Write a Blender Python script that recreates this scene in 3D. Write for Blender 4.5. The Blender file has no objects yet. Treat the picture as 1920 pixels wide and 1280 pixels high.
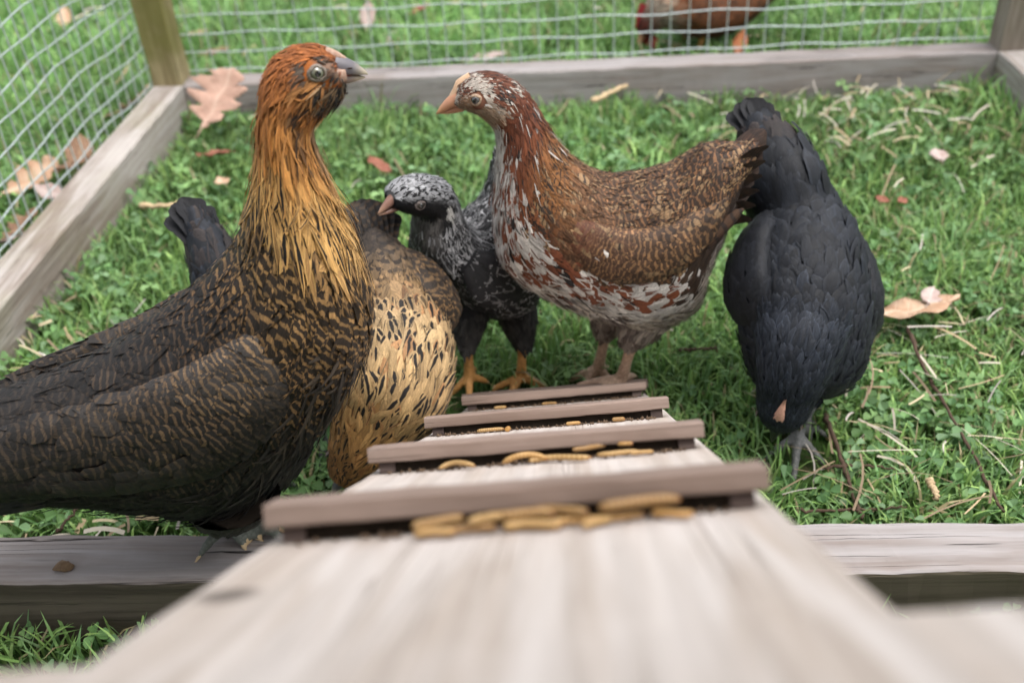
import bpy, bmesh, math, random
import numpy as np
from mathutils import Vector, Matrix, kdtree

S = bpy.context.scene
COL = S.collection
R_ = math.radians
# ------------------------------------------------------------------ camera
FPX, PITCH, ROLL = 1867.0, 0.6116, -0.0666          # focal length in px of a 1920 wide frame
CAM = np.array([0.0, 0.0, 0.511])
_f = np.array([0, math.cos(PITCH), -math.sin(PITCH)])
_u = np.array([0, math.sin(PITCH), math.cos(PITCH)])
_r = np.array([1.0, 0, 0])
CR = math.cos(ROLL) * _r + math.sin(ROLL) * _u
CU = -math.sin(ROLL) * _r + math.cos(ROLL) * _u
CF = _f
cam_data = bpy.data.cameras.new('camera')
cam = bpy.data.objects.new('camera', cam_data); COL.objects.link(cam)
cam.matrix_world = Matrix(((CR[0], CU[0], -CF[0], CAM[0]), (CR[1], CU[1], -CF[1], CAM[1]),
                           (CR[2], CU[2], -CF[2], CAM[2]), (0, 0, 0, 1)))
cam_data.sensor_width = 36.0
cam_data.lens = 36.0 * FPX / 1920.0
cam_data.clip_start = 0.01
cam_data.clip_end = 500
cam_data.dof.use_dof = True
cam_data.dof.focus_distance = 0.60
cam_data.dof.aperture_fstop = 7.0
S.camera = cam
# ------------------------------------------------------------------ sky, sun, exposure (bright overcast day)
SUN_EL, SUN_AZ = R_(72), R_(120)       # azimuth measured clockwise from +Y
world = bpy.data.worlds.new('World'); S.world = world; world.use_nodes = True
nt = world.node_tree; bg = nt.nodes['Background']
sky = nt.nodes.new('ShaderNodeTexSky'); sky.sky_type = 'NISHITA'; sky.sun_disc = False
sky.sun_elevation = SUN_EL; sky.sun_rotation = SUN_AZ
sky.air_density = 1.0; sky.dust_density = 6.0; sky.ozone_density = 1.0
hs = nt.nodes.new('ShaderNodeHueSaturation'); hs.inputs['Saturation'].default_value = 0.35
nt.links.new(sky.outputs[0], hs.inputs['Color']); nt.links.new(hs.outputs[0], bg.inputs['Color'])
bg.inputs['Strength'].default_value = 0.15
sl = bpy.data.lights.new('sun', 'SUN'); sl.energy = 0.5; sl.angle = R_(90); sl.color = (1.0, 0.97, 0.92)
sun = bpy.data.objects.new('sun', sl); COL.objects.link(sun)
sd = Vector((math.sin(SUN_AZ) * math.cos(SUN_EL), math.cos(SUN_AZ) * math.cos(SUN_EL), math.sin(SUN_EL)))
sun.rotation_euler = sd.to_track_quat('Z', 'Y').to_euler()
S.view_settings.view_transform = 'Standard'; S.view_settings.look = 'None'
S.view_settings.exposure = 1.28; S.view_settings.gamma = 1.0
S.cycles.use_denoising = True
S.cycles.max_bounces = 6

# ------------------------------------------------------------------ helpers
def ray(px, py):
    d = CF + CR * ((px - 960) / FPX) - CU * ((py - 640) / FPX)
    return d
def at_z(px, py, z):
    d = ray(px, py); return CAM + d * ((z - CAM[2]) / d[2])
def at_y(px, py, y):
    d = ray(px, py); return CAM + d * ((y - CAM[1]) / d[1])
def at_plane(px, py, o, n):
    d = ray(px, py); return CAM + d * (np.dot(np.asarray(o) - CAM, n) / np.dot(d, n))

def srgb(r, g, b):
    return tuple(((c / 255) / 12.92 if c / 255 <= 0.04045 else ((c / 255 + 0.055) / 1.055) ** 2.4) for c in (r, g, b))

def link(o, parent=None):
    COL.objects.link(o)
    if parent is not None: o.parent = parent
    return o
def tag(o, label=None, cat=None, group=None, kind=None):
    if label: o['label'] = label
    if cat: o['category'] = cat
    if group: o['group'] = group
    if kind: o['kind'] = kind
    return o
def empty(name, loc=(0, 0, 0), rz=0.0):
    e = bpy.data.objects.new(name, None); e.location = Vector(loc); e.rotation_euler = (0, 0, rz)
    e.empty_display_size = 0.02
    return link(e)
def mesh_np(name, V, F, mat, parent=None, smooth=True, attrs=None):
    """V (n,3), F (m,k) one face size"""
    V = np.ascontiguousarray(V, np.float32); F = np.ascontiguousarray(F, np.int32)
    me = bpy.data.meshes.new(name)
    me.vertices.add(len(V)); me.vertices.foreach_set('co', V.ravel())
    k = F.shape[1]
    me.loops.add(F.size); me.loops.foreach_set('vertex_index', F.ravel())
    me.polygons.add(len(F)); me.polygons.foreach_set('loop_start', np.arange(0, F.size, k, dtype=np.int32))
    try: me.polygons.foreach_set('loop_total', np.full(len(F), k, np.int32))
    except Exception: pass
    me.polygons.foreach_set('use_smooth', np.full(len(F), smooth))
    if attrs:
        for an, (typ, arr) in attrs.items():
            a = me.attributes.new(an, typ, 'POINT')
            a.data.foreach_set({'FLOAT_COLOR': 'color', 'FLOAT2': 'vector', 'FLOAT': 'value', 'FLOAT_VECTOR': 'vector'}[typ],
                               np.ascontiguousarray(arr, np.float32).ravel())
    me.update(calc_edges=True)
    if mat is not None: me.materials.append(mat)
    return link(bpy.data.objects.new(name, me), parent)
def mesh_py(name, V, F, mat, parent=None, smooth=False):
    me = bpy.data.meshes.new(name); me.from_pydata([tuple(map(float, v)) for v in V], [], F); me.update()
    if smooth: me.polygons.foreach_set('use_smooth', [True] * len(F))
    if mat is not None: me.materials.append(mat)
    return link(bpy.data.objects.new(name, me), parent)

# --- node material helper
class NM:
    def __init__(s, name, rough=0.7, spec=0.3):
        s.m = bpy.data.materials.new(name); s.m.use_nodes = True
        s.t = s.m.node_tree; s.b = s.t.nodes['Principled BSDF']
        s.b.inputs['Roughness'].default_value = rough
        s.b.inputs['Specular IOR Level'].default_value = spec
    def n(s, typ, **kw):
        x = s.t.nodes.new(typ)
        for k, v in kw.items():
            if k in x.inputs: x.inputs[k].default_value = v
            else: setattr(x, k, v)
        return x
    def l(s, a, b): s.t.links.new(a, b)
    def mix(s, fac, a, b, mode='MIX'):
        x = s.t.nodes.new('ShaderNodeMix'); x.data_type = 'RGBA'; x.blend_type = mode
        for sock, v in ((x.inputs[0], fac), (x.inputs[6], a), (x.inputs[7], b)):
            if hasattr(v, 'is_output') or isinstance(v, bpy.types.NodeSocket): s.l(v, sock)
            elif isinstance(v, (int, float)): sock.default_value = v
            else: sock.default_value = (*v[:3], 1)
        return x.outputs[2]
    def math(s, op, a, b=None, c=None, clamp=False):
        x = s.t.nodes.new('ShaderNodeMath'); x.operation = op; x.use_clamp = clamp
        for i, v in enumerate((a, b, c)):
            if v is None: continue
            if isinstance(v, bpy.types.NodeSocket): s.l(v, x.inputs[i])
            else: x.inputs[i].default_value = v
        return x.outputs[0]
    def smooth(s, v, lo, hi):
        x = s.t.nodes.new('ShaderNodeMapRange'); x.interpolation_type = 'SMOOTHSTEP'
        s.l(v, x.inputs[0]); x.inputs[1].default_value = lo; x.inputs[2].default_value = hi
        return x.outputs[0]
    def coords(s, scale=(1, 1, 1), kind='Object', rot=(0, 0, 0)):
        tc = s.n('ShaderNodeTexCoord'); mp = s.n('ShaderNodeMapping')
        mp.inputs['Scale'].default_value = scale; mp.inputs['Rotation'].default_value = rot
        s.l(tc.outputs[kind], mp.inputs['Vector']); return mp.outputs[0]
    def noise(s, vec, scale, detail=4, rough=0.55, dist=0.0):
        x = s.n('ShaderNodeTexNoise', Scale=scale, Detail=detail, Roughness=rough, Distortion=dist)
        if vec is not None: s.l(vec, x.inputs['Vector'])
        return x.outputs[0]
    def ramp(s, v, stops):
        x = s.n('ShaderNodeValToRGB'); s.l(v, x.inputs[0]); e = x.color_ramp.elements
        while len(e) < len(stops): e.new(0.5)
        for i, (p, c) in enumerate(stops): e[i].position = p; e[i].color = (*c[:3], 1)
        return x.outputs[0]
    def attr(s, name):
        return s.n('ShaderNodeAttribute', attribute_name=name)
    def col(s, c):
        if isinstance(c, bpy.types.NodeSocket): s.l(c, s.b.inputs['Base Color'])
        else: s.b.inputs['Base Color'].default_value = (*c[:3], 1)
    def bump(s, h, strength=0.4, dist=0.002):
        x = s.n('ShaderNodeBump', Strength=strength, Distance=dist); s.l(h, x.inputs['Height'])
        s.l(x.outputs[0], s.b.inputs['Normal'])

def plain(name, c, rough=0.6, spec=0.3, var=0.15, scale=60):
    m = NM(name, rough, spec); n = m.noise(m.coords(), scale, 3)
    m.col(m.mix(n, tuple(x * (1 - var) for x in c), tuple(min(1, x * (1 + var)) for x in c))); return m.m

def wood(name, light, dark, crack, axis=0, cr=0.6, green=0.0, knots=(), bumpd=0.0012, cw=0.016, cs=170):
    """weathered softwood, grain along a local axis"""
    m = NM(name, 0.8, 0.25)
    def sc(a, b): v = [b, b, b]; v[axis] = a; return tuple(v)
    big = m.noise(m.coords(sc(1.3, 16)), 3.0, 4, 0.55, 1.1)
    rings = m.n('ShaderNodeTexWave', Scale=1.0, Distortion=5.0, Detail=3.0)
    rings.wave_type = 'BANDS'; rings.bands_direction = 'XYZ'[(axis + 1) % 3]
    m.l(m.coords(sc(2.5, 28)), rings.inputs['Vector']); rings.inputs['Detail Scale'].default_value = 1.2
    fine = m.noise(m.coords(sc(14, 420)), 1.0, 3, 0.6)
    patch = m.noise(m.coords((1, 1, 1)), 14, 4, 0.6)
    c = m.mix(m.smooth(big, 0.36, 0.66), light, dark)
    c = m.mix(m.math('MULTIPLY', rings.outputs[1], 0.30), c, tuple(x * 0.72 for x in dark))
    c = m.mix(m.math('MULTIPLY', m.smooth(fine, 0.45, 0.75), 0.30), c, tuple(min(1, x * 1.25) for x in light))
    c = m.mix(m.math('MULTIPLY', m.smooth(patch, 0.5, 0.72), 0.35), c, tuple(x * 1.1 for x in light))
    cn = m.noise(m.coords(sc(2.4, cs)), 1.0, 1, 0.4, 0.4)
    ck = m.math('SUBTRACT', 1.0, m.smooth(m.math('ABSOLUTE', m.math('SUBTRACT', cn, 0.5)), 0.002, cw))
    msk = m.smooth(m.noise(m.coords(sc(3, 14)), 2.2, 2), 0.46, 0.56)
    ck = m.math('MULTIPLY', m.math('MULTIPLY', ck, msk), cr)
    c = m.mix(ck, c, crack)
    if green > 0:
        c = m.mix(m.math('MULTIPLY', m.smooth(m.noise(m.coords((1, 1, 1)), 7, 4, 0.65), 0.42, 0.62), green), c, (0.13, 0.125, 0.028))
    for (kp, kr) in knots:
        vd = m.n('ShaderNodeVectorMath', operation='DISTANCE'); vd.inputs[1].default_value = kp
        m.l(m.coords(), vd.inputs[0])
        k = m.math('SUBTRACT', 1.0, m.smooth(m.math('ADD', vd.outputs['Value'], m.math('MULTIPLY', patch, kr * 0.6)), kr * 0.7, kr * 1.5))
        c = m.mix(m.math('MULTIPLY', k, 0.85), c, tuple(x * 0.25 for x in dark))
    m.col(c)
    m.bump(m.math('SUBTRACT', m.math('ADD', m.math('MULTIPLY', fine, 0.35), m.math('MULTIPLY', big, 0.6)), m.math('MULTIPLY', ck, 1.5)), 0.7, bumpd)
    return m.m

M = {}
M['rail'] = wood('weathered_rail_wood', (0.315, 0.295, 0.29), (0.225, 0.19, 0.172), (0.022, 0.018, 0.016), 0, 1.0)
M['rail_shaded'] = wood('shade_darkened_algae_rail_wood', (0.10, 0.082, 0.062), (0.058, 0.046, 0.034), (0.02, 0.018, 0.012), 0, 0.5, 0.06)
M['rail_y'] = wood('weathered_side_rail_wood', (0.40, 0.37, 0.345), (0.22, 0.18, 0.15), (0.05, 0.04, 0.03), 1, 0.5, 0.25)
M['post'] = wood('mossy_post_wood', (0.36, 0.30, 0.17), (0.20, 0.16, 0.08), (0.03, 0.028, 0.015), 2, 0.5, 0.75)
M['post_b'] = wood('grey_post_wood', (0.30, 0.26, 0.22), (0.18, 0.15, 0.12), (0.03, 0.028, 0.02), 2, 0.5, 0.1)
M['ramp'] = wood('pale_ramp_board_wood', (0.53, 0.48, 0.445), (0.415, 0.35, 0.30), (0.20, 0.15, 0.12), 0, 0.35, 0.0, [((-0.202, 0.064, 0.0), 0.008)])
M['rung'] = wood('brown_rung_wood', (0.285, 0.215, 0.18), (0.18, 0.128, 0.102), (0.07, 0.05, 0.04), 1, 0.4)
M['spacer'] = wood('dark_spacer_wood', (0.12, 0.09, 0.08), (0.07, 0.05, 0.045), (0.03, 0.02, 0.02), 1, 0.4)
M['sill'] = wood('pale_sill_wood', (0.47, 0.44, 0.435), (0.38, 0.345, 0.335), (0.2, 0.17, 0.15), 0, 0.3)
M['housewood'] = wood('hen_house_board_wood', (0.42, 0.36, 0.30), (0.28, 0.22, 0.17), (0.06, 0.05, 0.04), 0, 0.5)
M['gap_shade_dirt'] = plain('dark_gap_shade_and_dirt', (0.02, 0.015, 0.011), 0.95, 0.1, 0.5, 300)

def box_mesh(name, x0, x1, y0, y1, z0, z1, mat, parent=None, seg=1, jit=0.0, bev=0.0015, axis=0, seed=0):
    """bevelled timber with a slightly uneven surface"""
    rng = random.Random(seed + int(abs(x0 * 1000) + abs(y0 * 777) + abs(z1 * 333)))
    lo = [x0, y0, z0]; hi = [x1, y1, z1]
    a = axis; b = (axis + 1) % 3; c = (axis + 2) % 3
    prof = []
    for (sb, sc_) in ((0, 0), (1, 0), (1, 1), (0, 1)):
        pb, pc = (lo[b], hi[b])[sb], (lo[c], hi[c])[sc_]
        db, dc = (1 if sb == 0 else -1) * bev, (1 if sc_ == 0 else -1) * bev
        pts = [(pb, pc + dc), (pb + db * 0.3, pc + dc * 0.3), (pb + db, pc)]
        if sb != sc_: pts = pts[::-1]
        prof += pts
    V = []; F = []; n = len(prof)
    ph = [(rng.uniform(0, 6.3), rng.uniform(20, 60)) for _ in range(4)]
    for i in range(seg + 1):
        q = lo[a] + (hi[a] - lo[a]) * i / seg
        for k, (pb, pc) in enumerate(prof):
            o = ph[k // 3]
            w = jit * (math.sin(q * o[1] + o[0]) * 0.6 + math.sin(q * o[1] * 2.7 + o[0] * 3) * 0.4 + rng.uniform(-.5, .5))
            v = [0, 0, 0]; v[a] = q; v[b] = pb + w; v[c] = pc + w * 0.7
            V.append(v)
    for i in range(seg):
        for k in range(n):
            k2 = (k + 1) % n
            F.append((i * n + k, i * n + k2, (i + 1) * n + k2, (i + 1) * n + k))
    F.append(tuple(range(n))[::-1]); F.append(tuple(seg * n + k for k in range(n)))
    return mesh_py(name, V, F, mat, parent)

def tube_data(pts, rad, ns=8, cap=True):
    pts = np.asarray(pts, float); n = len(pts)
    rad = np.asarray(rad, float) * np.ones(n)
    T = np.gradient(pts, axis=0); T /= np.linalg.norm(T, axis=1)[:, None] + 1e-12
    ref = np.array([0.31, 0.17, 0.93]); V = []; F = []
    up = ref - T[0] * np.dot(ref, T[0]); up /= np.linalg.norm(up)
    for i in range(n):
        up = up - T[i] * np.dot(up, T[i]); up /= np.linalg.norm(up) + 1e-12
        sd_ = np.cross(T[i], up)
        for k in range(ns):
            a = 2 * math.pi * k / ns
            V.append(pts[i] + rad[i] * (math.cos(a) * up + math.sin(a) * sd_))
    for i in range(n - 1):
        for k in range(ns):
            k2 = (k + 1) % ns
            F.append((i * ns + k, i * ns + k2, (i + 1) * ns + k2, (i + 1) * ns + k))
    if cap:
        F.append(tuple(range(ns))[::-1]); F.append(tuple((n - 1) * ns + k for k in range(ns)))
    return V, F

# ------------------------------------------------------------------ the ground
def ground_mat():
    m = NM('lawn_soil', 0.95, 0.1)
    n1 = m.noise(m.coords(), 5, 6, 0.65); n2 = m.noise(m.coords(), 120, 3, 0.6)
    c = m.mix(m.smooth(n1, 0.35, 0.65), (0.030, 0.060, 0.016), (0.045, 0.085, 0.022))
    c = m.mix(m.math('MULTIPLY', m.smooth(n2, 0.5, 0.7), 0.7), c, (0.055, 0.042, 0.026))
    m.col(c); m.bump(n2, 0.6, 0.01); return m.m
SOIL = -0.020
g = mesh_py('ground', [(-60, -60, SOIL), (60, -60, SOIL), (60, 90, SOIL), (-60, 90, SOIL)], [(0, 1, 2, 3)], ground_mat())
tag(g, kind='structure')

# ------------------------------------------------------------------ the run: rails, posts, wire mesh
RUN_YAW = -0.0704
XL, XR, YF, YN, RW, RT = -0.521, 0.571, 1.304, 0.463, 0.043, 0.036
run = empty('chicken_run', (0, 0, 0), RUN_YAW)
tag(run, 'weathered timber chicken run frame with galvanised wire mesh sides on the lawn', 'chicken run')
Z0 = SOIL - 0.01
def runw(x, y, z=0.0):
    c, s = math.cos(RUN_YAW), math.sin(RUN_YAW); return np.array([c * x - s * y, s * x + c * y, z])
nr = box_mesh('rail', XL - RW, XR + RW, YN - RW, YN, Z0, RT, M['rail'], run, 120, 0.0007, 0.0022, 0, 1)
nr.data.materials.append(M['rail_shaded'])          # outer side: the house's shade painted into the wood, plus a little algae
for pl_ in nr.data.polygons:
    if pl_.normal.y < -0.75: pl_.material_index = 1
box_mesh('rail', XL + 0.001, XR - 0.001, YF, YF + RW, Z0, RT, M['rail'], run, 80, 0.0007, 0.0022, 0, 2)
box_mesh('rail', XL - RW, XL, YN + 0.001, YF + RW, Z0, RT + 0.001, M['rail_y'], run, 80, 0.0007, 0.0022, 1, 3)
box_mesh('rail', XR, XR + RW, YN + 0.001, YF + RW, Z0, RT + 0.001, M['rail_y'], run, 80, 0.0007, 0.0022, 1, 4)
PH = 0.62
box_mesh('post', XL - RW + 0.001, XL - 0.001, YF + 0.001, YF + RW - 0.001, RT + 0.001, PH, M['post'], run, 40, 0.0006, 0.002, 2, 5)
box_mesh('post', XR + 0.001, XR + RW - 0.001, YF + 0.001, YF + RW - 0.001, RT + 0.001, PH, M['post_b'], run, 40, 0.0006, 0.002, 2, 6)
box_mesh('rail', XL - RW, XR + RW, YF, YF + RW, PH, PH + 0.04, M['rail'], run, 20, 0.0005, 0.002, 0, 7)

mw = NM('galvanised_wire', 0.45, 0.5); mw.b.inputs['Metallic'].default_value = 0.55
mw.col(mw.mix(mw.noise(mw.coords(), 90, 3), (0.42, 0.50, 0.50), (0.58, 0.63, 0.63))); M['wire'] = mw.m
def wire_panel(p0, p1, z0, z1, bulge, seed):
    """p0-p1: run-frame xy of the panel ends"""
    rng = random.Random(seed); V = []; F = []
    L = math.hypot(p1[0] - p0[0], p1[1] - p0[1]); ux, uy = (p1[0] - p0[0]) / L, (p1[1] - p0[1]) / L
    cell = 0.0254
    def P(s, z):
        w = bulge * (math.sin(s * 9 + seed) * 0.5 + math.sin(s * 21 + z * 14 + seed * 2) * 0.35) * min(1, s * 8, (L - s) * 8)
        dz = bulge * 0.55 * math.sin(s * 6.5 + seed * 1.7) + 0.0015 * math.sin(s * 40 + z * 90)
        return (p0[0] + ux * s - uy * w, p0[1] + uy * s + ux * w, z + dz * min(1, s * 6, (L - s) * 6))
    def add(pts, r):
        nonlocal V, F
        v, f = tube_data(pts, r, 5, False); o = len(V); V += v; F += [tuple(i + o for i in q) for q in f]
    nz = int((z1 - z0) / cell) + 1
    for i in range(nz):
        z = z0 + i * cell
        add([P(s, z + rng.uniform(-.0004, .0004)) for s in np.linspace(0, L, int(L / 0.0127))], 0.00092)
    for j in range(int(L / cell) + 1):
        s = min(L, j * cell + rng.uniform(-.0006, .0006))
        add([P(s, z) for z in np.linspace(z0 - 0.012, z1, 26)], 0.00092)
    o = mesh_py('wire_mesh', V, F, M['wire'], run, True); tag(o, kind='stuff')
wire_panel((XL - RW, YF + RW + 0.001), (XR + RW, YF + RW + 0.001), RT + 0.006, PH, 0.0012, 1)
wire_panel((XL - RW - 0.001, YN - 0.05), (XL - RW - 0.001, YF + RW), RT + 0.004, PH, 0.007, 2)
wire_panel((XR + RW + 0.001, YN - 0.05), (XR + RW + 0.001, YF + RW), RT + 0.004, PH, 0.006, 3)

# ------------------------------------------------------------------ the ramp
RSL, RYAW, RTI, RWID = 0.6069, 0.0794, 0.0805, 0.146
RD = np.array([math.sin(RYAW) * math.cos(RSL), math.cos(RYAW) * math.cos(RSL), -math.sin(RSL)])
RA = np.array([math.cos(RYAW) * math.cos(RTI), -math.sin(RYAW) * math.cos(RTI), math.sin(RTI)])
RA -= RD * np.dot(RA, RD); RA /= np.linalg.norm(RA)
RN = np.cross(RD, -RA); RN = RN if RN[2] > 0 else -RN
RUNG_H, GAP_H, RUNG_DP = 0.0066, 0.0052, 0.016
RC = np.array([0.0065, 0.3287, 0.511 - 0.2808]) - RN * (RUNG_H + GAP_H)      # board surface at rung 3
ramp = empty('ramp')
RM = Matrix(((RD[0], -RA[0], RN[0], RC[0]), (RD[1], -RA[1], RN[1], RC[1]), (RD[2], -RA[2], RN[2], RC[2]), (0, 0, 0, 1)))
ramp.matrix_world = RM            # local x down the slope, local -y to the right, z off the board
tag(ramp, 'pale wooden ramp with brown rungs sloping down to the grass', 'ramp')
RUNGS = [0.393, 0.3562, 0.1618, 0.0, -0.145]
box_mesh('board', -0.340, 0.415, -RWID / 2 - 0.002, RWID / 2 + 0.002, -0.012, 0.0, M['ramp'], ramp, 30, 0.0004, 0.0015, 0, 11)
for i, s in enumerate(RUNGS):
    w = RWID / 2 + (0.0 if i else 0.004)
    rg = box_mesh('rung', s, s + RUNG_DP, -w, w, GAP_H, GAP_H + RUNG_H, M['rung'], ramp, 24, 0.00025, 0.0008, 1, 20 + i)
    box_mesh('gap_shade_strip', s + 0.004, s + 0.013, -w + 0.004, w - 0.004, 0.0003, GAP_H - 0.0001, M['gap_shade_dirt'], rg, 8, 0.0003, 0.0006, 1, 30 + i)  # near-black strip paints the shadow and dirt in the gap under the rung
    for sg in (-1, 1):
        ye = sg * (w - 0.004)
        box_mesh('spacer_block', s + 0.003, s + 0.0128, min(ye, ye - sg * 0.007), max(ye, ye - sg * 0.007), 0.0002, GAP_H - 0.0002, M['spacer'], rg, 2, 0.0002, 0.0005, 1, 40 + i)
box_mesh('cross_batten', -0.345, -0.250, -0.095, 0.095, -0.008, 0.0008, M['ramp'], ramp, 12, 0.0004, 0.003, 1, 49)
def ramp_lat(px, py, s, h):
    """lateral position on the ramp (local y) seen at a pixel column"""
    o = RC + RD * s + RN * h; d = ray(px, py)
    # nearest point of the line o + y*(-RA) to the ray in image x
    best = None
    lo, hi = -0.2, 0.2
    for _ in range(40):
        mid = (lo + hi) / 2; P = o - RA * mid - CAM
        x = 960 + FPX * np.dot(P, CR) / np.dot(P, CF)
        if x > px: lo = mid
        else: hi = mid
    return (lo + hi) / 2
# hen house floor edge behind the ramp
house = empty('hen_house', (0, 0, 0)); house.location = RM @ Vector((-0.352, 0, -0.020)); house.rotation_euler = (0, 0, 0)
tag(house, 'raised hen house with pale floor sill at the top of the ramp', 'hen house')
for k, (xa, xb) in enumerate(((-0.62, -0.303), (-0.30, -0.112), (-0.109, 0.109), (0.112, 0.30), (0.303, 0.62))):
    box_mesh('floor_board', xa, xb, -0.185, -0.004, -0.024, 0.0, M['sill'], house, 10, 0.0004, 0.003, 0, 51 + k)
for k in range(9):  # unseen wall, set behind the camera and sized to shade the near rail
    box_mesh('shade_wall_board', -0.62, 0.62, -0.212, -0.190, -0.05 + k * 0.11, 0.058 + k * 0.11, M['housewood'], house, 6, 0.0004, 0.002, 0, 54 + k)
for k in range(8):  # unseen roof, added to cut sky light on the near ground
    box_mesh('shade_roof_board', -0.70, 0.70, -0.82 + k * 0.10, -0.723 + k * 0.10, 0.955 - k * 0.012, 0.972 - k * 0.012, M['housewood'], house, 6, 0.0004, 0.002, 0, 70 + k)
for sx in (-0.60, 0.56):
    box_mesh('leg', sx, sx + 0.04, -0.235, -0.214, -0.44, 0.9, M['housewood'], house, 4, 0.0004, 0.002, 2, 60)
# ------------------------------------------------------------------ hens
def plumage_mat():
    m = NM('plumage', 0.62, 0.28)
    uv = m.attr('fuv'); sep = m.n('ShaderNodeSeparateXYZ'); m.l(uv.outputs['Vector'], sep.inputs[0])
    u, v, rnd = sep.outputs[0], sep.outputs[1], sep.outputs[2]
    A = m.attr('cola').outputs['Color']; B = m.attr('colb').outputs['Color']
    pat = m.attr('pat'); ps = m.n('ShaderNodeSeparateColor'); m.l(pat.outputs['Color'], ps.inputs[0])
    bar, streak, lace, freq = ps.outputs[0], ps.outputs[1], ps.outputs[2], pat.outputs['Alpha']
    au = m.math('ABSOLUTE', u)
    pos = m.coords()
    nz = m.noise(pos, 260, 3, 0.6)
    wob = m.math('MULTIPLY', m.math('SUBTRACT', nz, 0.5), 3.4)
    # bars across the vane, bowed towards the tip
    ph = m.math('ADD', m.math('ADD', m.math('MULTIPLY', m.math('MULTIPLY', v, freq), 6.283), m.math('MULTIPLY', rnd, 6.283)),
                m.math('ADD', m.math('MULTIPLY', au, -1.3), wob))
    mb = m.math('MULTIPLY', m.smooth(m.math('SINE', ph), 0.10, 0.75), bar)
    # dark shaft streak, widest near the tip
    wv = m.math('ADD', m.math('MULTIPLY', m.smooth(v, 0.05, 0.8), 0.42), 0.06)
    wv = m.math('MULTIPLY', wv, m.smooth(m.math('SUBTRACT', 1.0, v), 0.0, 0.14))
    ms = m.math('SUBTRACT', 1.0, m.smooth(m.math('SUBTRACT', m.math('ADD', au, m.math('MULTIPLY', wob, 0.06)), wv), -0.08, 0.10))
    ms = m.math('MULTIPLY', ms, streak)
    # pale or dark edging
    ed = m.math('MAXIMUM', au, m.math('POWER', v, 3.0))
    ml = m.math('MULTIPLY', m.smooth(m.math('ADD', ed, m.math('MULTIPLY', wob, 0.05)), 0.62, 0.80), lace)
    mask = m.math('MAXIMUM', mb, m.math('MAXIMUM', ms, ml), clamp=True)
    c = m.mix(mask, A, B)
    # barbs: fine oblique hairlines
    bv = m.n('ShaderNodeCombineXYZ'); m.l(m.math('ADD', m.math('MULTIPLY', v, 26.0), m.math('MULTIPLY', au, -9.0)), bv.inputs[0])
    m.l(m.math('MULTIPLY', u, 2.0), bv.inputs[1]); m.l(m.math('MULTIPLY', rnd, 91.0), bv.inputs[2])
    bn = m.noise(bv.outputs[0], 1.0, 2, 0.6)
    c = m.mix(m.smooth(bn, 0.25, 0.75), m.mix(0.58, c, (0, 0, 0)), m.mix(1.0, c, (0.95, 0.94, 0.93), 'MULTIPLY'))
    shaft = m.math('SUBTRACT', 1.0, m.smooth(au, 0.03, 0.10)); c = m.mix(m.math('MULTIPLY', shaft, 0.35), c, m.mix(1.0, c, (1.9, 1.8, 1.7), 'MULTIPLY'))
    m.col(c)
    m.b.inputs['Sheen Weight'].default_value = 0.02; m.b.inputs['Sheen Roughness'].default_value = 0.5
    m.b.inputs['Sheen Tint'].default_value = (0.8, 0.88, 1, 1)
    m.bump(bn, 0.5, 0.0006)
    return m.m
M['plumage'] = plumage_mat()
def under_mat():
    m = NM('down_skin', 0.9, 0.1); m.col(m.attr('cola').outputs['Color']); return m.m
M['under'] = under_mat()
def leg_mat(name, c, c2):
    m = NM(name, 0.55, 0.35)
    sc = m.n('ShaderNodeTexVoronoi', Scale=420.0); m.l(m.coords(), sc.inputs['Vector'])
    c0 = m.mix(m.noise(m.coords(), 90, 3), c, c2); m.col(m.mix(m.math('MULTIPLY', m.smooth(sc.outputs[0], 0.25, 0.6), 0.4), c0, tuple(x * 0.45 for x in c)))
    m.bump(sc.outputs[0], 0.5, 0.0008); return m.m
M['leg_slate'] = leg_mat('slate_leg_scales', (0.075, 0.085, 0.072), (0.16, 0.165, 0.135))
M['leg_yellow'] = leg_mat('yellow_leg_scales', (0.46, 0.22, 0.06), (0.56, 0.30, 0.10))
M['leg_pink'] = leg_mat('pinkish_leg_scales', (0.58, 0.37, 0.26), (0.66, 0.49, 0.37))
M['leg_grey'] = leg_mat('grey_leg_scales', (0.055, 0.06, 0.062), (0.20, 0.20, 0.19))
M['claw'] = plain('claw_horn', (0.50, 0.36, 0.20), 0.4, 0.4)
def horn(name, base, tip, axis_len):
    m = NM(name, 0.38, 0.45); g_ = m.attr('along'); f = m.smooth(g_.outputs['Fac'], 0.5, 1.0)
    n = m.noise(m.coords(), 400, 3); c = m.mix(f, base, tip); m.col(m.mix(m.math('MULTIPLY', n, 0.5), c, tuple(x * 0.55 for x in base))); return m.m
M['beak_grey'] = horn('grey_beak_horn', (0.14, 0.13, 0.145), (0.50, 0.43, 0.31), 1)
M['beak_grey_low'] = horn('pale_beak_horn', (0.22, 0.16, 0.135), (0.45, 0.38, 0.26), 1)
M['beak_pink'] = horn('orange_beak_horn', (0.48, 0.24, 0.14), (0.58, 0.31, 0.15), 1)
M['beak_dark'] = horn('dark_beak_horn', (0.22, 0.115, 0.085), (0.36, 0.22, 0.14), 1)
M['beak_black'] = horn('black_beak_horn', (0.012, 0.012, 0.013), (0.03, 0.028, 0.026), 1)
M['comb'] = plain('pale_comb_skin', (0.55, 0.30, 0.22), 0.6, 0.3, 0.35, 500)
M['comb_y'] = plain('yellowish_comb_skin', (0.60, 0.40, 0.26), 0.6, 0.3, 0.3, 500)
M['comb_red'] = plain('red_comb_skin', (0.22, 0.016, 0.018), 0.5, 0.4, 0.3, 200)
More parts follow.
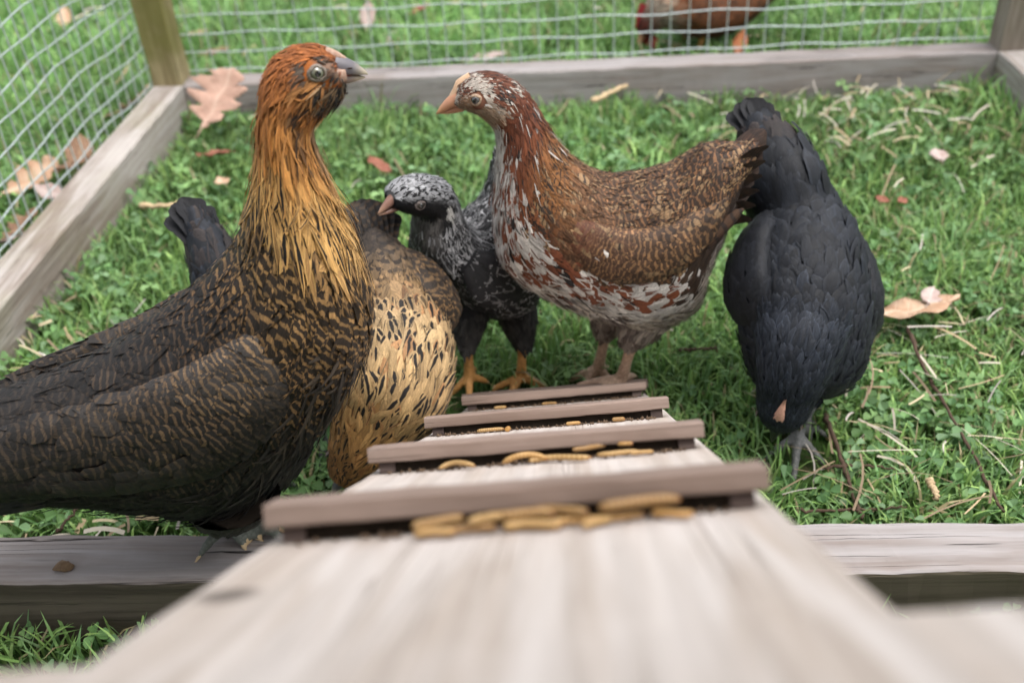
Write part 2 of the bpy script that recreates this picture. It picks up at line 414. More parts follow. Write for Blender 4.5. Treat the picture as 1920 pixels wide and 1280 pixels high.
M['mouth'] = plain('mouth_skin', (0.25, 0.06, 0.05), 0.5, 0.4)
M['nostril'] = plain('nostril_dark', (0.03, 0.015, 0.012), 0.8, 0.1)
def skin_mat(name, a, b):
    m = NM(name, 0.65, 0.3); n = m.noise(m.coords(), 500, 4, 0.6); m.col(m.mix(m.smooth(n, .3, .7), a, b)); m.bump(n, .6, .0008); return m.m
M['face_a'] = skin_mat('pinkish_face_skin', (0.30, 0.17, 0.12), (0.42, 0.30, 0.23))
M['lid_a'] = skin_mat('grey_eyelid_skin', (0.13, 0.105, 0.085), (0.24, 0.205, 0.17))
M['lid_c'] = skin_mat('pale_eyelid_skin', (0.26, 0.17, 0.11), (0.38, 0.28, 0.20))
M['lid_b'] = skin_mat('dark_eyelid_skin', (0.07, 0.06, 0.055), (0.16, 0.13, 0.12))
def eye_mat(name, iris, iris2, pr, er):
    m = NM(name, 0.06, 0.6); tc = m.n('ShaderNodeTexCoord'); sp = m.n('ShaderNodeSeparateXYZ'); m.l(tc.outputs['Object'], sp.inputs[0])
    r = m.math('SQRT', m.math('ADD', m.math('POWER', sp.outputs[0], 2.0), m.math('POWER', sp.outputs[2], 2.0)))
    c = m.mix(m.smooth(r, er * pr * 1.0, er * 0.85), iris2, iris)
    c = m.mix(m.smooth(r, er * (pr - 0.04), er * (pr + 0.04)), (0.004, 0.004, 0.005), c)
    c = m.mix(m.smooth(r, er * 0.86, er * 0.97), c, (0.01, 0.009, 0.008)); m.col(c)
    m.b.inputs['Coat Weight'].default_value = 1.0; m.b.inputs['Coat Roughness'].default_value = 0.02
    return m.m

def catmull(A, n):
    A = np.asarray(A, float); k = len(A); q = np.linspace(0, k - 1, n); i = np.clip(q.astype(int), 0, k - 2); f = (q - i)[:, None]
    P0 = A[np.maximum(i - 1, 0)]; P1 = A[i]; P2 = A[i + 1]; P3 = A[np.minimum(i + 2, k - 1)]
    return 0.5 * ((2 * P1) + (-P0 + P2) * f + (2 * P0 - 5 * P1 + 4 * P2 - P3) * f ** 2 + (-P0 + 3 * P1 - 3 * P2 + P3) * f ** 3), q

class Loft:
    """closed body along a spine; stations: centre, up half-vector, side half-vector (world space), tail to head"""
    def __init__(s, C, U, Sd, N=72, Mm=36, low=0.0):
        C, q = catmull(C, N); U, _ = catmull(U, N); Sd, _ = catmull(Sd, N)
        s.q = q; s.N = N; s.M = Mm; s.C = C
        th = np.arange(Mm) * 2 * math.pi / Mm
        ct, st = np.cos(th)[None, :, None], np.sin(th)[None, :, None]
        s.G = C[:, None] + U[:, None] * ct + Sd[:, None] * st * (1 - low * ct)
        gt = np.gradient(s.G, axis=0); gth = (np.roll(s.G, -1, 1) - np.roll(s.G, 1, 1)) / 2
        nn = np.cross(gt, gth); nn /= np.linalg.norm(nn, axis=2)[:, :, None] + 1e-12
        ctr = s.G - C[:, None]
        if (nn * ctr).sum() < 0: nn = -nn
        s.n = nn; s.lt = np.linalg.norm(gt, axis=2) + 1e-9; s.lth = np.linalg.norm(gth, axis=2) + 1e-9
    def at(s, ti, tj):
        """ti in rows (may leave the range), tj in columns; returns position, normal"""
        i0 = np.clip(np.floor(ti).astype(int), 0, s.N - 2); fi = ti - i0          # linear extrapolation past the ends
        j = np.mod(tj, s.M); j0 = np.floor(j).astype(int) % s.M; fj = j - np.floor(j); j1 = (j0 + 1) % s.M
        fi = fi[..., None]; fj = fj[..., None]; fc = np.clip(fi, 0, 1)
        def bl(T, f): return (T[i0, j0] * (1 - f) + T[i0 + 1, j0] * f) * (1 - fj) + (T[i0, j1] * (1 - f) + T[i0 + 1, j1] * f) * fj
        n = bl(s.n, fc); n /= np.linalg.norm(n, axis=-1)[..., None] + 1e-12
        return bl(s.G, fi), n
    def mesh(s):
        V = s.G.reshape(-1, 3).tolist(); F = []; Mm = s.M
        for i in range(s.N - 1):
            for j in range(Mm):
                j2 = (j + 1) % Mm; F.append((i * Mm + j, i * Mm + j2, (i + 1) * Mm + j2, (i + 1) * Mm + j))
        F.append(tuple(range(Mm))[::-1]); F.append(tuple((s.N - 1) * Mm + j for j in range(Mm)))
        return V, F

ROWS = np.array([0.0, 0.30, 0.62, 0.86, 1.0])
SHAPE = {'round': np.array([0.45, 0.88, 1.0, 0.80, 0.30]), 'hackle': np.array([0.55, 1.0, 0.85, 0.5, 0.06]), 'down': np.array([0.6, 1.0, 0.8, 0.45, 0.1])}
class Plumes:
    """collects the small feathers of one bird part"""
    def __init__(s): s.V = []; s.F = []; s.uv = []; s.a = []; s.b = []; s.p = []; s.n = 0
    def add(s, loft, ti, tj, L, W, ang, lift, base, shape, colA, colB, pat, rng, curl=0.0):
        n = len(ti)
        if n == 0: return
        gi = np.clip(np.round(ti).astype(int), 0, loft.N - 1); gj = np.round(tj).astype(int) % loft.M
        lt, lth = loft.lt[gi, gj], loft.lth[gi, gj]
        us = np.array([-1.0, 0.0, 1.0]); vs = ROWS
        vv = vs[None, :, None]; uu = us[None, None, :]
        sh = (shape[None, :, None] if shape.ndim == 1 else shape[:, :, None])
        L3 = L[:, None, None]; W3 = W[:, None, None]
        jag = rng.normal(0, 0.05, (n, len(vs), 3)) * (vv > 0.5)
        fwd = (vv + jag * (uu != 0)) * L3
        lat = uu * sh * W3 * 0.5 * (1 + rng.normal(0, 0.10, (n, len(vs), 3)))
        ca, sa = np.cos(ang)[:, None, None], np.sin(ang)[:, None, None]
        bend = rng.normal(0, 0.10, n)[:, None, None] * L3 * vv ** 2
        lat = lat + bend
        d_t = -(fwd * ca - lat * sa); d_h = fwd * sa + lat * ca
        Ti = ti[:, None, None] + d_t / lt[:, None, None]; Tj = tj[:, None, None] + d_h / lth[:, None, None]
        P, N = loft.at(Ti, Tj)
        off = base[:, None, None] + lift[:, None, None] * L3 * (vv - curl * vv ** 2) + (uu == 0) * W3 * 0.07 - 0.0002 * vv
        P = P + N * off[..., None]
        nv = len(vs) * 3; o = s.n + np.arange(n)[:, None] * nv
        q = []
        for r in range(len(vs) - 1):
            for c in range(2):
                q.append([r * 3 + c, r * 3 + c + 1, r * 3 + c + 4, r * 3 + c + 3])
        q = np.array(q)
        s.F.append((o[:, :, None] + q.reshape(1, 1, -1)).reshape(-1, 4))
        s.V.append(P.reshape(-1, 3)); s.n += n * nv
        rr = rng.random(n)
        uv = np.zeros((n, len(vs), 3, 3)); uv[..., 0] = uu; uv[..., 1] = vv; uv[..., 2] = rr[:, None, None]; s.uv.append(uv.reshape(-1, 3))
        br = np.exp(rng.normal(0, 0.20, n))[:, None]
        for lst, c in ((s.a, colA * br), (s.b, colB * br)):
            lst.append(np.repeat(np.concatenate([c, np.ones((n, 1))], 1), nv, axis=0))
        pat = pat.copy(); pat[:, 0] *= np.clip(rng.normal(.85, .22, n), .2, 1); s.p.append(np.repeat(pat, nv, axis=0))
    def build(s, name, parent, inv):
        V = np.concatenate(s.V); V = V @ inv[:3, :3].T + inv[:3, 3]
        o = mesh_np(name, V, np.concatenate(s.F), M['plumage'], parent, True,
                    {'fuv': ('FLOAT_VECTOR', np.concatenate(s.uv)), 'cola': ('FLOAT_COLOR', np.concatenate(s.a)),
                     'colb': ('FLOAT_COLOR', np.concatenate(s.b)), 'pat': ('FLOAT_COLOR', np.concatenate(s.p))})
        o['kind'] = 'stuff'; return o

def rows_on(loft, Lq, Wq, dens, rng, q0=None, q1=None, cond=None):
    """imbricated rows of feather roots; Lq, Wq: functions of station coordinate"""
    TI = []; TJ = []
    meanlt = loft.lt.mean(1); i = loft.N - 1.0
    qa = 0 if q0 is None else np.interp(q0, loft.q, np.arange(loft.N)); qb = loft.N - 1 if q1 is None else np.interp(q1, loft.q, np.arange(loft.N))
    i = float(qb); odd = 0
    while i > qa:
        k = int(np.clip(round(i), 0, loft.N - 1)); q = loft.q[k]
        L, W = float(Lq(q)), float(Wq(q)); per = loft.lth[k].sum()
        n = max(4, int(per / (W * 0.62) * dens))
        j = (np.arange(n) + 0.5 * odd + rng.normal(0, 0.22, n)) * loft.M / n
        TI.append(i + rng.normal(0, 0.10, n) * L / meanlt[k]); TJ.append(j)
        i -= max(0.02, L * 0.30 / dens / meanlt[k]); odd = 1 - odd
    ti = np.concatenate(TI); tj = np.concatenate(TJ)
    ti = np.clip(ti, 0, loft.N - 1.001)
    return ti, np.mod(tj, loft.M)

def lerp_cols(x, xs, cols):
    cols = np.asarray(cols, float); return np.stack([np.interp(x, xs, cols[:, k]) for k in range(3)], 1)
def mixc(a, b, f): f = np.clip(np.asarray(f, float), 0, 1)[:, None]; return a * (1 - f) + np.asarray(b, float) * f
def sst(x, a, b): t = np.clip((x - a) / (b - a), 0, 1); return t * t * (3 - 2 * t)

def one_feather(name, pts, width, side, mat_cols, parent, inv, seed, cup=0.12, shape=None):
    """a single long feather (tail or wing quill) as its own mesh, with a raised shaft and two webs"""
    rng = np.random.default_rng(seed)
    P, q = catmull(pts, 11); n = len(P); v = np.linspace(0, 1, n)
    w = width * (shape if shape is not None else np.interp(v, [0, .12, .35, .8, .94, 1], [.12, .45, .85, 1, .75, .2]))
    T = np.gradient(P, axis=0); T /= np.linalg.norm(T, axis=1)[:, None]
    Sd = np.asarray(side, float)[None] - T * (T @ np.asarray(side, float))[:, None]; Sd /= np.linalg.norm(Sd, axis=1)[:, None]
    Nn = np.cross(T, Sd)
    us = np.array([-1, -0.5, 0, 0.5, 1.0]); V = []; uv = []
    for i in range(n):
        for u in us:
            jit = rng.normal(0, 0.04) if abs(u) == 1 else 0
            V.append(P[i] + Sd[i] * (u + jit) * w[i] * 0.5 + Nn[i] * (-(u * u) * cup * w[i] + (0.0006 if u == 0 else 0)) + T[i] * (-abs(u) * 0.1 * w[i]))
            uv.append((u, v[i], (seed * 0.37) % 1))
    F = [(i * 5 + c, i * 5 + c + 1, i * 5 + c + 6, i * 5 + c + 5) for i in range(n - 1) for c in range(4)]
    # a thin back face gives the vane thickness
    V = np.array(V); Nv = np.repeat(Nn, 5, axis=0); V2 = V - Nv * 0.0005; nV = len(V)
    F += [tuple(x + nV for x in f[::-1]) for f in F]
    Vall = np.concatenate([V, V2]) @ inv[:3, :3].T + inv[:3, 3]
    a, b, p = mat_cols; m2 = 2 * nV
    return mesh_np(name, Vall, np.array(F), M['plumage'], parent, True,
                   {'fuv': ('FLOAT_VECTOR', np.array(uv + uv)), 'cola': ('FLOAT_COLOR', np.tile((*a, 1), (m2, 1))),
                    'colb': ('FLOAT_COLOR', np.tile((*b, 1), (m2, 1))), 'pat': ('FLOAT_COLOR', np.tile(p, (m2, 1)))})

def make_body(name, parent, inv, loft, legs, legmat, colfun, voxel=0.0022, extra=()):
    """torso, neck, head and both legs grown together into one continuous skin"""
    V, F = loft.mesh()
    for lx in extra:
        v, f = lx.mesh(); o = len(V); V = V + v; F = F + [tuple(i + o for i in q) for q in f]
    shank = []; claws = []
    for lg in legs:
        hip, hock, ank = [np.asarray(x, float) for x in lg['chain']]
        def seg(pts, rad, ns=10):
            nonlocal V, F
            P, _ = catmull(pts, 9) if len(pts) > 2 else (np.linspace(pts[0], pts[1], 7), 0)
            r = np.interp(np.linspace(0, 1, len(P)), np.linspace(0, 1, len(rad)), rad)
            v, f = tube_data(P, r, ns); o = len(V); V = V + [list(map(float, x)) for x in v]; F = F + [tuple(i + o for i in q) for q in f]
        tr = lg.get('thigh', 0.024); sr = lg.get('shank', 0.0046)
        seg([hip, (hip + hock) / 2, hock], [tr, tr * 0.72, sr * 1.5]); seg([hock, (hock + ank) / 2, ank], [sr * 1.25, sr, sr * 1.25])
        shank.append((hock, ank))
        for tip in lg['toes']:
            tip = np.asarray(tip, float); mid = ank * 0.45 + tip * 0.55; mid[2] = max(ank[2] * 0.5 + tip[2] * 0.5, tip[2] + sr * 0.8)
            seg([ank, mid, tip], [sr * 0.95, sr * 0.85, sr * 0.62], 8)
            d = tip - mid; d = d / np.linalg.norm(d); cl = tip + d * sr * 2.4 - np.array([0, 0, sr * 0.5])
            seg([tip - d * 0.001, cl], [sr * 0.55, sr * 0.25], 6); claws.append((tip, cl))
    me = bpy.data.meshes.new(name); me.from_pydata(V, [], F)
    o = bpy.data.objects.new(name, me); COL.objects.link(o)
    md = o.modifiers.new('r', 'REMESH'); md.mode = 'VOXEL'; md.voxel_size = voxel
    sm = o.modifiers.new('s', 'SMOOTH'); sm.iterations = 3; sm.factor = 0.5
    dg = bpy.context.evaluated_depsgraph_get(); me2 = bpy.data.meshes.new_from_object(o.evaluated_get(dg))
    bpy.data.objects.remove(o); bpy.data.meshes.remove(me); me2.name = name
    n = len(me2.vertices); co = np.empty(n * 3, np.float32); me2.vertices.foreach_get('co', co); co = co.reshape(-1, 3).astype(float)
    # colours of the skin under the feathers
    kd = kdtree.KDTree(loft.N * loft.M); gp = loft.G.reshape(-1, 3)
    for i, p in enumerate(gp): kd.insert(p, i)
    kd.balance(); idx = np.array([kd.find(p)[1] for p in co])
    base = colfun(loft.q[idx // loft.M], np.cos((idx % loft.M) * 2 * math.pi / loft.M), co)
    at = me2.attributes.new('cola', 'FLOAT_COLOR', 'POINT'); at.data.foreach_set('color', np.concatenate([base, np.ones((n, 1))], 1).astype(np.float32).ravel())
    # material by region
    def segd(p, a, b):
        ab = b - a; t = np.clip(((p - a) @ ab) / (ab @ ab), 0, 1); return np.linalg.norm(p - (a + t[:, None] * ab), axis=1), t
    reg = np.zeros(n, int)
    for lg, (hk, an) in zip(legs, shank):
        d, t = segd(co, hk, an); reg[(d < 0.012) & (t > 0.02)] = 1
        for tip in lg['toes']:
            d, t = segd(co, an, np.asarray(tip, float)); reg[(d < 0.013)] = 1
    for (a, b) in claws:
        d, t = segd(co, a, b); reg[(d < 0.004) & (t > 0.15)] = 2
    me2.materials.clear()
    for mm in (M['under'], legmat, M['claw']): me2.materials.append(mm)
    pv = np.empty(len(me2.loops), np.int32); me2.loops.foreach_get('vertex_index', pv)
    ls = np.empty(len(me2.polygons), np.int32); me2.polygons.foreach_get('loop_start', ls)
    me2.polygons.foreach_set('material_index', reg[pv[ls]].astype(np.int32)); me2.polygons.foreach_set('use_smooth', np.ones(len(ls), bool))
    co = co @ inv[:3, :3].T + inv[:3, 3]; me2.vertices.foreach_set('co', co.astype(np.float32).ravel()); me2.update()
    return link(bpy.data.objects.new('body', me2), parent)

def horn_part(name, base, tip, up, hh, hw, mat, parent, inv, droop=0.25, blunt=0.12, flat=0.0, power=0.75):
    """one mandible: rings from base to tip, the ridge arching down to the point"""
    base, tip, up = [np.asarray(x, float) for x in (base, tip, up)]
    T = tip - base; L = np.linalg.norm(T); T = T / L; up = up - T * np.dot(up, T); up /= np.linalg.norm(up); sd_ = np.cross(up, T)
    V = []; F = []; al = []; n = 10; ns = 12
    for i in range(n):
        f = i / (n - 1); k = max((1 - f ** 1.6) ** power, blunt)
        c = base + T * L * f - up * droop * hh * f ** 2.2
        for j in range(ns):
            a = 2 * math.pi * j / ns; cu = math.cos(a); cu = cu if cu > 0 else cu * (1 - flat)
            V.append(c + up * hh * k * cu + sd_ * hw * k * math.sin(a)); al.append(f)
    for i in range(n - 1):
        for j in range(ns):
            j2 = (j + 1) % ns; F.append((i * ns + j, i * ns + j2, (i + 1) * ns + j2, (i + 1) * ns + j))
    V.append(tip - up * droop * hh); al.append(1.0); F2 = [((n - 1) * ns + j, (n - 1) * ns + (j + 1) % ns, n * ns, n * ns) for j in range(ns)]
    V = np.array(V) @ inv[:3, :3].T + inv[:3, 3]
    me = bpy.data.meshes.new(name); me.from_pydata(V.tolist(), [], F + [f[:3] for f in F2]); me.polygons.foreach_set('use_smooth', [True] * len(me.polygons))
    a = me.attributes.new('along', 'FLOAT', 'POINT'); a.data.foreach_set('value', np.array(al, np.float32)); me.materials.append(mat)
    return link(bpy.data.objects.new(name, me), parent)

def eye_part(center, out, fwd, r, mat, lid, parent, inv, lidw=0.32):
    """eyeball with a ring of bare lid; local y points outwards"""
    out = np.asarray(out, float); out = out / np.linalg.norm(out); fwd = np.asarray(fwd, float); fwd = fwd - out * np.dot(fwd, out); fwd /= np.linalg.norm(fwd)
    upv = np.cross(fwd, out)
    bm = bmesh.new(); bmesh.ops.create_uvsphere(bm, u_segments=24, v_segments=16, radius=r)
    me = bpy.data.meshes.new('eye'); bm.to_mesh(me); bm.free(); me.polygons.foreach_set('use_smooth', [True] * len(me.polygons)); me.materials.append(mat)
    o = link(bpy.data.objects.new('eye', me), parent)
    W = Matrix(((fwd[0], out[0], upv[0], center[0]), (fwd[1], out[1], upv[1], center[1]), (fwd[2], out[2], upv[2], center[2]), (0, 0, 0, 1)))
    o.matrix_parent_inverse = Matrix.Identity(4); o.matrix_local = Matrix(inv.tolist()) @ W
    V = []; F = []; n1, n2 = 28, 8
    for i in range(n1):
        a = 2 * math.pi * i / n1; rr = r * 0.98 * (1 + 0.04 * math.sin(3 * a)); ex = 1.10 if abs(math.cos(a)) > 0.8 else 1.0
        for j in range(n2):
            b = 2 * math.pi * j / n2; q = rr * ex + math.cos(b) * r * lidw * 0.62 + r * 0.06
            V.append((q * math.cos(a), r * 0.52 + math.sin(b) * r * lidw * 0.40 - (q / r - 1) * r * 0.7, q * math.sin(a) * 0.93))
    for i in range(n1):
        for j in range(n2):
            F.append((i * n2 + j, ((i + 1) % n1) * n2 + j, ((i + 1) % n1) * n2 + (j + 1) % n2, i * n2 + (j + 1) % n2))
    mesh_py('eyelid', V, F, lid, o, True)
    return o

def hen_root(name, o, phi, label, cat='hen', group='hens in and around the run'):
    e = empty(name, o, phi); tag(e, label, cat, group)
    Mx = np.eye(4); c, s_ = math.cos(phi), math.sin(phi)
    Mx[:3, :3] = [[c, -s_, 0], [s_, c, 0], [0, 0, 1]]; Mx[:3, 3] = o
    return e, np.linalg.inv(Mx), np.array([c, s_, 0.0]), np.array([-s_, c, 0.0])

def pairs_loft(pairs, o, left, shrink=0.003, low=0.12, N=80, Mm=40, slim=None):
    """side profile given as back/belly points seen in the bird's own upright mid-plane, plus half widths"""
    C = []; U = []; Sd = []
    sh0 = shrink
    for k_, (t, b, w) in enumerate(pairs):
        shrink = sh0 + (slim[k_] if slim else 0)
        T = at_plane(*t, o, left); B = at_plane(*b, o, left); c = (T + B) / 2; u = (T - B) / 2; a = np.linalg.norm(u)
        dr = c - CAM; tn = -dr[2] / math.hypot(dr[0], dr[1]); k = abs(u[2]) / a
        a2 = math.sqrt(max(a * a - (w * tn * k) ** 2, (0.6 * a) ** 2)); a2 = max(a2 - shrink, a2 * 0.6)
        C.append(c); U.append(u / a * a2); Sd.append(left * max(w - shrink, w * 0.6))
    return Loft(C, U, Sd, N, Mm, low)
def spine_loft(st, shrink=0.003, low=0.1, N=70, Mm=36):
    """stations (x, y, z, half height, half width) in world space"""
    P = np.array([x[:3] for x in st], float); T = np.gradient(P, axis=0); T /= np.linalg.norm(T, axis=1)[:, None]
    up = np.array([0, 0, 1.0]); U = []; Sd = []; prev = None
    for i, x in enumerate(st):
        s_ = np.cross(up, T[i]) if prev is None else prev - T[i] * np.dot(prev, T[i])
        if np.linalg.norm(s_) < 1e-6: s_ = prev
        s_ = s_ / np.linalg.norm(s_); prev = s_
        u = np.cross(T[i], s_); U.append(u * max(x[3] - shrink, x[3] * .6)); Sd.append(s_ * max(x[4] - shrink, x[4] * .6))
    return Loft(P, U, Sd, N, Mm, low)
def wing_loft(mid, hh, th, out, upv, N=40, Mm=24):
    C = [np.asarray(m, float) for m in mid]; U = []; Sd = []
    P = np.array(C); T = np.gradient(P, axis=0); T /= np.linalg.norm(T, axis=1)[:, None]
    for i in range(len(C)):
        s_ = np.asarray(out, float) - T[i] * np.dot(out, T[i]); s_ /= np.linalg.norm(s_); u = np.cross(T[i], s_)
        if np.dot(u, upv) < 0: u = -u
        U.append(u * hh[i]); Sd.append(s_ * th[i])
    return Loft(C, U, Sd, N, Mm)
def body_wing(lo, sta, side):
    """folded wing laid on the flank; stations (q, up fraction, out fraction, half height, thickness), tip to shoulder"""
    mid = []
    for (q, uf, of, hh, th) in sta:
        i = float(np.interp(q, lo.q, np.arange(lo.N))); i0 = int(min(i, lo.N - 2)); f = i - i0
        C = lo.C[i0] * (1 - f) + lo.C[i0 + 1] * f; G = lo.G[i0] * (1 - f) + lo.G[i0 + 1] * f
        U = G[0] - C; Sd = G[lo.M // 4] - C; sg = 1 if np.dot(Sd, side) > 0 else -1
        mid.append(C + U * uf + Sd * sg * of)
    out = np.asarray(side, float) + np.array([0, 0, .25])
    return mid, wing_loft(mid, [x[3] for x in sta], [x[4] for x in sta], out, np.array([0, 0, 1.0]))
def shell(name, loft, col, parent, inv):
    V, F = loft.mesh(); V = np.array(V); V = V @ inv[:3, :3].T + inv[:3, 3]
    o = mesh_py(name, V, F, M['under'], parent, True); a = o.data.attributes.new('cola', 'FLOAT_COLOR', 'POINT')
    a.data.foreach_set('color', np.tile((*col, 1), (len(V), 1)).astype(np.float32).ravel()); return o
def pat(n, bar=0, streak=0, lace=0, freq=3):
    p = np.zeros((n, 4)); p[:, 0] = bar; p[:, 1] = streak; p[:, 2] = lace; p[:, 3] = freq; return p
def plume_loft(pl, loft, rng, Lq, Wq, style, dens=1.0, lift=0.16, q0=None, q1=None, keep=None, angfun=None, shape=None, splay=0.16, base=0.0004):
    ti, tj = rows_on(loft, Lq, Wq, dens, rng, q0, q1)
    q = np.interp(ti, np.arange(loft.N), loft.q); c = np.cos(tj * 2 * math.pi / loft.M); sn = np.sin(tj * 2 * math.pi / loft.M)
    P, _ = loft.at(ti, tj)
    if keep is not None:
        k = keep(q, c, sn, P); ti, tj, q, c, sn, P = ti[k], tj[k], q[k], c[k], sn[k], P[k]
    n = len(ti)
    if n == 0: return
    A, B, pt = style(q, c, sn, P, rng)
    L = Lq(q) * np.exp(rng.normal(0, 0.12, n)); W = Wq(q) * np.exp(rng.normal(0, 0.12, n))
    ang = rng.normal(0, splay, n) + (angfun(q, c, sn) if angfun else 0)
    lf = (lift(q) if callable(lift) else lift) * np.exp(rng.normal(0, 0.25, n))
    shp = shape(q) if callable(shape) else (SHAPE['round'] if shape is None else shape)
    pl.add(loft, ti, tj, L, W, ang, lf * np.ones(n), np.full(n, base), shp, A, B, pt, rng, 0.35)
def wisps(pl, loft, rng, L, W, style, dens=.5, q0=None, q1=None, keep=None, lift=.22):
    """loose hair-fine feather ends that break up the outline"""
    plume_loft(pl, loft, rng, lambda q: L(q) * 1.12, lambda q: np.maximum(W(q) * .20, .0007), style, dens * .42, lift, q0, q1, keep, None, SHAPE['down'], .26, .0012)
def blend_shape(f):
    f = np.clip(f, 0, 1)[:, None]; return SHAPE['round'][None] * (1 - f) + SHAPE['hackle'][None] * f
def blob_noise(P, scale, seed):
    """cheap smooth 3D noise in -1..1 for plumage patches"""
    r = np.random.default_rng(seed); v = np.zeros(len(P))
    for k in range(6):
        d = r.normal(0, 1, 3); d /= np.linalg.norm(d); v += np.sin(P @ d * scale * (0.7 + 0.25 * k) + r.uniform(0, 6.3))
    return v / 3.0
BLK = np.array([0.012, 0.011, 0.011])
# ---------------------------------------------------- hen with the golden neck, on the near rail
def hen_golden():
    rng = np.random.default_rng(11)
    foot = at_z(425, 1005, RT); phi = R_(10)
    e, inv, fwd, left = hen_root('hen', foot, phi, 'tall hen with copper orange neck and dark barred body standing on the near rail')
    near = -left
    pr = [((-190, 800), (-170, 950), .022), ((-80, 735), (-40, 962), .036), ((60, 672), (130, 950), .048), ((190, 610), (290, 962), .056), ((300, 535), (440, 968), .060),
          ((375, 480), (560, 870), .059), ((418, 440), (668, 725), .055), ((438, 400), (712, 610), .050), ((447, 350), (692, 480), .043), ((450, 300), (660, 392), .036),
          ((452, 250), (628, 315), .031), ((456, 205), (612, 250), .0275), ((464, 160), (632, 212), .0255), ((488, 112), (655, 185), .0235), ((530, 81), (660, 172), .0215), ((582, 75), (655, 160), .0185), ((618, 88), (640, 150), .012), ((634, 104), (632, 138), .007)]
    lo = pairs_loft(pr, foot, left, 0.0035, 0.10, slim=[.004, .006, .007, .0065, .005, .0025, .001] + [.001, .003, .0045, .005, .0045, .0035, .002, .0015, .001, .0005, 0, 0][:len(pr) - 7])
    def cols(q, c, P):
        A = lerp_cols(q, [0, 3, 5, 7, 8, 9, 11, 13, 16], [(.012, .011, .011), (.016, .013, .011), (.022, .016, .011), (.05, .033, .018), (.14, .08, .03), (.34, .17, .05), (.42, .17, .045), (.30, .10, .028), (.30, .10, .03)])
        return mixc(A, np.array([.20, .13, .095]), sst(q, 14.2, 15) * (c < .75))
    def style(q, c, sn, P, r):
        n = len(q); A = cols(q, c, P); nz = blob_noise(P, 90, 3)
        # body ground dark, barred buff; breast paler
        B = lerp_cols(q, [0, 2, 4, 5.2, 6.2, 7.3, 8.5], [(.020, .016, .013), (.030, .022, .016), (.062, .040, .024), (.13, .076, .038), (.26, .148, .062), (.35, .205, .08), (.42, .24, .09)])
        B = mixc(B, np.array([.040, .032, .024]), sst(-c, .0, .45) * sst(6.2 - q, 0, 1.2) * .9)
        body = q < 8.3
        Anew = np.where(body[:, None], mixc(np.tile(np.array([.012, .010, .009]), (n, 1)), [.035, .022, .012], sst(q, 5, 8)), A)
        # hackles: gold edges with a black shaft streak on the lower neck
        gold = lerp_cols(q, [8, 9.5, 11, 12.5, 13.5, 16], [(.72, .44, .16), (.74, .42, .14), (.72, .33, .09), (.66, .255, .065), (.45, .155, .04), (.40, .12, .033)])
        gold = gold * np.where((r.random(n) < .25) & (q > 12.2), .35, 1.0)[:, None]
        gold = mixc(gold, np.array([.42, .135, .032]), sst(c, .2, .95) * sst(q, 9.5, 12) * .8)
        gold = mixc(gold, np.array([.66, .45, .21]), sst(nz, .3, .9) * .45 * sst(13 - q, 0, 2))
        Anew = np.where((q >= 8.3)[:, None], gold, Anew)
        B = np.where((q >= 8.6)[:, None], np.array([.012, .010, .009]), B)
        # dark beard under the cheek and a dark streak down from the ear
        dk = sst(-c, -.25, .25) * sst(q, 12.4, 13.2) * sst(15.8 - q, 0, .6)
        ear = np.exp(-((q - 12.3) / .55) ** 2 - ((c + .12) / .28) ** 2); ear2 = np.exp(-((q - 11.5) / .5) ** 2 - ((c + .35) / .22) ** 2)
        dkc = np.where((blob_noise(P, 420, 5) > .05)[:, None], np.array([.025, .021, .019]), np.array([.17, .11, .06]))
        f = np.clip(np.maximum(dk, np.maximum(ear, ear2)), 0, 1)
        Anew = Anew * (1 - f[:, None]) + dkc * f[:, None]
        # grey scruffy face round the eye
        de = np.linalg.norm((P - eyep) - np.outer((P - eyep) @ left, left), axis=1); fg = (1 - sst(de, .006, .0105)) * (c < .75) * (r.random(n) < .8); Anew = Anew * (1 - fg[:, None]) + np.array([.10, .075, .055]) * fg[:, None]
        # front of throat greyish
        th = sst(-c, .75, .97) * sst(q, 10.2, 11.2) * sst(13 - q, 0, .8); Anew = mixc(Anew, np.array([.30, .24, .18]), th * .7)
        p = pat(n)
        p[:, 0] = np.where(q < 8.5, .95 * sst(q, -.5, 1.5), 0); p[:, 0] *= np.where((c < -.5) & (q < 5.5), .35, 1)
        p[:, 1] = np.where(q >= 8.0, sst(11.2 - q, 0, 1.8) * (r.random(n) < .8), 0) + .6 * (r.random(n) < .18) * (q > 10) * (q < 12.6)
        p[:, 3] = np.interp(q, [0, 5, 7, 8], [5.0, 4.4, 3.6, 3.0])
        return Anew, B, p
    L = lambda q: np.interp(q, [0, 2, 4, 6, 7, 8, 9, 11, 12.3, 13.2, 14, 16], [.022, .021, .019, .018, .018, .022, .025, .020, .012, .0070, .0050, .0032])
    W = lambda q: np.interp(q, [0, 2, 4, 6, 7, 8, 9, 11, 12.3, 13.2, 14, 16], [.014, .013, .012, .011, .010, .0062, .0040, .0031, .0024, .0017, .0013, .0010])
    eye_px = (590, 117); hc = at_plane(*eye_px, foot, left); eyep = hc + near * .0185
    beakb = at_plane(636, 130, foot, left)
    def keep(q, c, sn, P):
        d = np.linalg.norm((P - eyep) - np.outer((P - eyep) @ left, left), axis=1)
        face = np.linalg.norm(P - (at_plane(618, 138, foot, left)) - np.outer((P - beakb) @ left, left), axis=1)
        w_ = P - hc; w_ = w_ - np.outer(w_ @ left, left); ax_ = beakb - hc; t_ = np.clip(w_ @ ax_ / (ax_ @ ax_), 0, 1.2); cap = np.linalg.norm(w_ - t_[:, None] * ax_, axis=1)
        k = (d > .0056) & ((cap > .0050) | (rng.random(len(q)) < .12)) & ((face > .0045) | (rng.random(len(q)) < .3))
        return k
    pl = Plumes()
